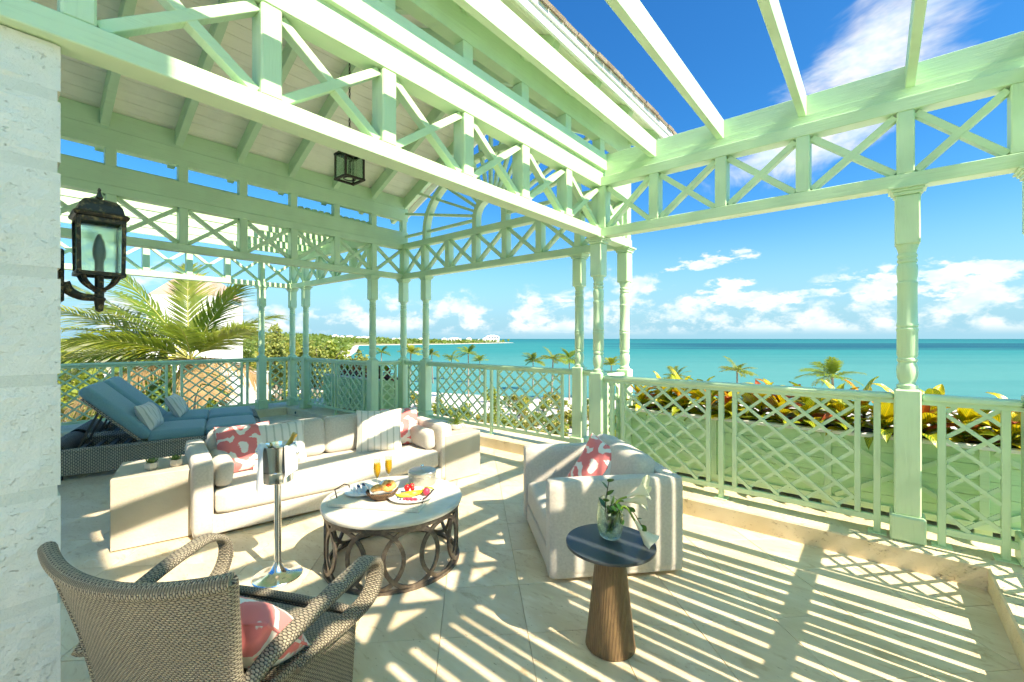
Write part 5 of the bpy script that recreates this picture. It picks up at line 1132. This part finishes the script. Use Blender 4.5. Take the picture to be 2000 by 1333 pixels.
# far scrub, one mass
b = MB(); rng = random.Random(9); n = 0
while n < 5200:
    de = 90 * (1500 / 90) ** rng.random(); px = rng.uniform(380, 1000); la = (px - 1000) / 855 * de; s = sdist(la, de)
    if s < 7: continue
    g_ = ground(la, de); sz = rng.uniform(1.2, 2.6) * (1 + de / 700); p = wp(la, de, g_)
    for q in range(4):
        d = Vector((rng.gauss(0, 1), rng.gauss(0, 1), rng.gauss(.3, .7))).normalized(); s_ = d.orthogonal().normalized(); s_ = Quaternion(d, rng.uniform(0, 6)) @ s_; c = p + Vector((rng.uniform(-1, 1) * sz, rng.uniform(-1, 1) * sz, rng.uniform(.3, 1.1) * sz)); b.add([c - d * sz * .6, c + s_ * sz * .5, c + d * sz * .6, c - s_ * sz * .5], [(0, 1, 2, 3)])
    n += 1
tag(b.build('scrub', 'shrub_b'), 'green scrub covering the far shore and headland', None, None, 'stuff')
# ---- far white villas on the headland
def villa(label, px, dep, wpx, hpx, stories=1, roofc='render_white', seed=0, zoff=0):
    la = (px - 1000) / 855 * dep; g_ = ground(la, dep) + 2.2 + zoff; W_m = wpx / 855 * dep; H_m = hpx / 855 * dep; t = thing('villa', label, 'house', wp(la, dep, g_), YAW)
    b = MB(); b.box((0, 0, H_m / 2 - 1), (W_m, W_m * .6, H_m + 2)); b.build('wall', 'render_white', t); b = MB(); b.lathe([(W_m * .74, H_m + .02), (W_m * .70, H_m + .4), (W_m * .2, H_m * 1.32)], 4, a0=R(45), sy=.62); b.build('roof', roofc, t)
    nw = max(2, int(wpx / 5))
    for r in range(stories):
        for i in range(nw): b = MB(); b.box(((i + .5) / nw * W_m - W_m / 2, -W_m * .3 - .04, H_m * (r + .5) / stories), (W_m / nw * .45, .1, H_m / stories * .5)); b.build('window', 'blue_cap', t)
vl = [(655, 1150, 10, 6), (668, 1080, 8, 5), (683, 1150, 12, 6), (700, 1000, 9, 5), (712, 1050, 11, 6), (722, 1180, 8, 5), (770, 1150, 7, 4), (781, 1200, 7, 4), (822, 1150, 9, 5), (868, 1180, 10, 5), (888, 1150, 24, 6), (916, 1180, 9, 6), (936, 1200, 5, 4)]
wd_ = ['leftmost', 'second', 'third', 'fourth', 'fifth', 'sixth', 'seventh', 'eighth', 'ninth', 'tenth', 'widest low', 'eleventh', 'last small']
for i, (px, de, w1, h1) in enumerate(vl): villa(f'{wd_[i]} white villa along the far headland, counted from the left', px, de, w1, h1, 1, seed=i)
villa('tall white hotel block near the tip of the headland', 962, 1190, 26, 9, 2, zoff=1.5); villa('lower white wing left of the hotel on the headland', 948, 1180, 10, 6, 1); villa('white villa on the hill left of the lounger pergola posts', 462, 620, 26, 7, 1, zoff=-1); villa('small white villa on the hill further left', 436, 700, 12, 5, 1, zoff=-1)
# ---- neighbouring house and garden walls on the left
nh = thing('neighbour_house', 'white house with brown tiled roof behind the palm', 'house', pxp(352, 46, z=-9.6), YAW + R(12))
b = MB(); b.box((0, 4, 7.85), (6.2, 8, 15.8)); b.build('wall', 'render_white', nh); b = MB(); b.lathe([(4.6, 15.7), (4.7, 15.85), (2.6, 17.6), (0, 18.6)], 4, (0, 4, 0), R(45)); b.build('roof_core', 'roof_far', nh)
for k in range(14):
    q = k / 14; b = MB(); xx = 3.32 * (1 - q * .78); zz_ = 15.8 + q * 2.3; b.box((0, 4 - 3.32 * (1 - q * .78), zz_), (2 * xx, .22, .10)); b.build('roof_tile_course', 'shingle', nh); b = MB(); b.box((3.32 * (1 - q * .78), 4, zz_), (.22, 2 * xx, .10)); b.build('roof_tile_course', 'shingle', nh)
for x in (-1.6, 1.4):
    for z in (4.5, 8.5): b = MB(); b.box((x, -.03, z), (1.1, .1, 1.5)); b.build('window', 'blue_cap', nh)
gw = thing('garden_house', 'low white flat roofed building left of the pergola posts', 'house', pxp(425, 40, z=-9), YAW); b = MB(); b.box((0, 2, 3.7), (4.8, 4, 7.0)); b.build('wall', 'render_white', gw); b = MB(); b.box((0, 2, 7.26), (5.0, 4.2, .12)); b.build('roof_slab', 'render_white', gw)
for i, (px, de, L_, h_2, lb_) in enumerate([(300, 19, 9, 5.2, 'pale garden wall behind the left lattice railing, under the palm'), (560, 34, 9, 2.2, 'long white garden wall beyond the lounger pergola corner')]):
    t = thing('garden_wall', lb_, 'wall', pxp(px, de, z=-9.2), YAW + R(8)); b = MB(); b.box((0, 0, h_2 / 2), (L_, .3, h_2)); b.build('wall', 'render_white', t); b = MB(); b.box((0, 0, h_2 + .05), (L_ + .1, .4, .1)); b.build('coping', 'render_white', t)

# ---- planters with crotons
def planter(label, x0, x1, y0, y1, zt, nsec):
    t = thing('planter_box', label, 'planter', ((x0 + x1) / 2, (y0 + y1) / 2, ZK), world=True); z0 = .235; nb = 5; bh = (zt - .03 - z0) / nb
    for k in range(nb):
        for yy in (y0, y1): b = MB(); b.box(((x0 + x1) / 2, yy, z0 + bh * (k + .5)), (x1 - x0, .022, bh - .0025)); b.build('board', 'mint_dark' if yy == y0 else 'mint', t)
        for xx in (x0 + .011, x1 - .011): b = MB(); b.box((xx, (y0 + y1) / 2, z0 + bh * (k + .5)), (.022, y1 - y0 - .024, bh - .004), bev=.002); b.build('board', 'mint_dark', t)
    b = MB(); b.box(((x0 + x1) / 2, y0 - .014, zt - .014), (x1 - x0 + .05, .07, .028), bev=.004); b.box(((x0 + x1) / 2, y1 + .014, zt - .014), (x1 - x0 + .05, .07, .028), bev=.004); b.build('rim', 'white_paint', t)
    b = MB(); b.box(((x0 + x1) / 2, y0 - .020, z0 + .01), (x1 - x0, .018, .05), bev=.003); b.build('skirt_rail', 'mint', t)
    sw = (x1 - x0) / nsec
    for k in range(nsec + 1):
        xx = x0 + k * sw + (.025 if k == 0 else -.025 if k == nsec else 0); b = MB(); b.box((xx, y0 - .021, (z0 + .035 + zt - .03) / 2), (.05, .018, zt - .03 - z0 - .036), bev=.003); b.build('batten', 'mint', t)
        for yy in (y0 + .05, y1 - .05): b = MB(); b.box((min(max(xx, x0 + .06), x1 - .06), yy, (ZK + z0) / 2), (.09, .09, z0 - ZK - .002), bev=.004); b.build('foot', 'mint', t)
    for k in range(nsec):
        xa, xb = x0 + k * sw + .05, x0 + (k + 1) * sw - .05; za, zb = z0 + .045, zt - .045
        for q, yo in ((0, .0195), (1, .0190)): b = MB(); b.bar((xa, y0 - yo, za if q == 0 else zb), (xb, y0 - yo, zb if q == 0 else za), .014 if q == 0 else .013, .035); b.build('cross_brace', 'mint', t)
    b = MB(); b.box(((x0 + x1) / 2, (y0 + y1) / 2, zt - .032), (x1 - x0 - .05, y1 - y0 - .03, .02)); b.build('soil', 'soil', t)
    return t
planter('long mint planter box of crotons behind the right railing', -2.08, 1.45, 4.45, 4.95, .808, 4); planter('mint planter box behind the lounger pergola railing', -8.75, -6.72, 4.45, 4.95, .835, 2)
lm = {}
def leafmesh(mt, bend):
    if (mt, bend) in lm: return lm[mt, bend]
    b = MB()
    def fn(u, v):
        x = (u - .5) * 2; wv_ = .19 * math.sin(math.pi * (.04 + .96 * v) ** .85) ** .8 * (1 - .15 * v); wav = .012 * math.sin(14 * v + 3 * x) * abs(x); q = v
        return (x * wv_, q - bend * .25 * q * q, bend * .05 * q + .05 * abs(x) - bend * .30 * q * q * q + wav), (x, v)
    b.grid(fn, 6, 9); me = bpy.data.meshes.new('leaf'); me.from_pydata(b.v, [], b.f); ul = me.uv_layers.new(name='UVMap')
    for l in me.loops: ul.data[l.index].uv = b.uv[l.vertex_index]
    me.polygons.foreach_set('use_smooth', [True] * len(me.polygons)); me.materials.append(M[mt]); lm[mt, bend] = me; return me
def crot(label, x, y, z, h, n, mats, rng, sz=1.0):
    t = thing('croton', label, 'plant', (x, y, z), 0); b = MB(); b.tube([(0, 0, -.05), (.01, .01, h * .5), (0, 0, h)], [.010, .008, .005], 6); b.build('stem', 'stem_brown', t)
    for i in range(n):
        f = i / n; a = i * 2.399 + rng.uniform(-.3, .3); o = link('leaf', leafmesh(rng.choice(mats[0] if f > .45 else mats[1]), rng.choice((.5, 1.0, 1.5))), t); s = sz * rng.uniform(.24, .36) * lerp(1.0, .8, f)
        e = lerp(.05, 1.15, f) + rng.uniform(-.15, .15); o.scale = (s, s, s); o.location = (0, 0, h * lerp(.10, 1.0, f)); o.rotation_euler = (Matrix.Rotation(a, 4, 'Z') @ Matrix.Rotation(e, 4, 'X') @ Matrix.Rotation(rng.uniform(-.4, .4), 4, 'Y')).to_euler()
    return t
rng = random.Random(31); YL = ['croton_yellow', 'croton_yellow', 'croton_orange', 'croton_green']; GN = ['croton_green', 'croton_yellow', 'croton_green']; RD = ['croton_orange', 'croton_yellow', 'croton_yellow', 'croton_red']; LOW = ['croton_red', 'croton_green', 'croton_green', 'croton_yellow', 'croton_yellow', 'croton_green']
ordw = ['first', 'second', 'third', 'fourth', 'fifth', 'sixth', 'seventh', 'eighth', 'ninth', 'tenth', 'eleventh', 'twelfth', 'thirteenth', 'fourteenth', 'fifteenth', 'sixteenth']
for row, (yy, nm) in enumerate(((4.535, 'front'), (4.77, 'back'))):
    nn = 15
    for i in range(nn):
        x = -1.94 + i * .218 + row * .11 + rng.uniform(-.03, .03); mats = rng.choice([(YL, LOW), (GN, LOW), (RD, LOW), (YL, GN)]); kw = 'yellow' if mats[0] is YL else 'green' if mats[0] is GN else 'orange'
        crot(f'{ordw[i]} croton of the {nm} row from the post cluster, mostly {kw} leaves', x, yy + rng.uniform(-.03, .03), .77, rng.uniform(.16, .27) + .02 * row, 20, mats, rng)
for i in range(7): crot(f'{ordw[i]} dark leaved plant from the left in the far planter', -8.55 + i * .28, 4.68, .80, rng.uniform(.10, .16), 13, (['croton_dark', 'croton_green', 'croton_red'], ['croton_dark', 'croton_red']), rng, .9)
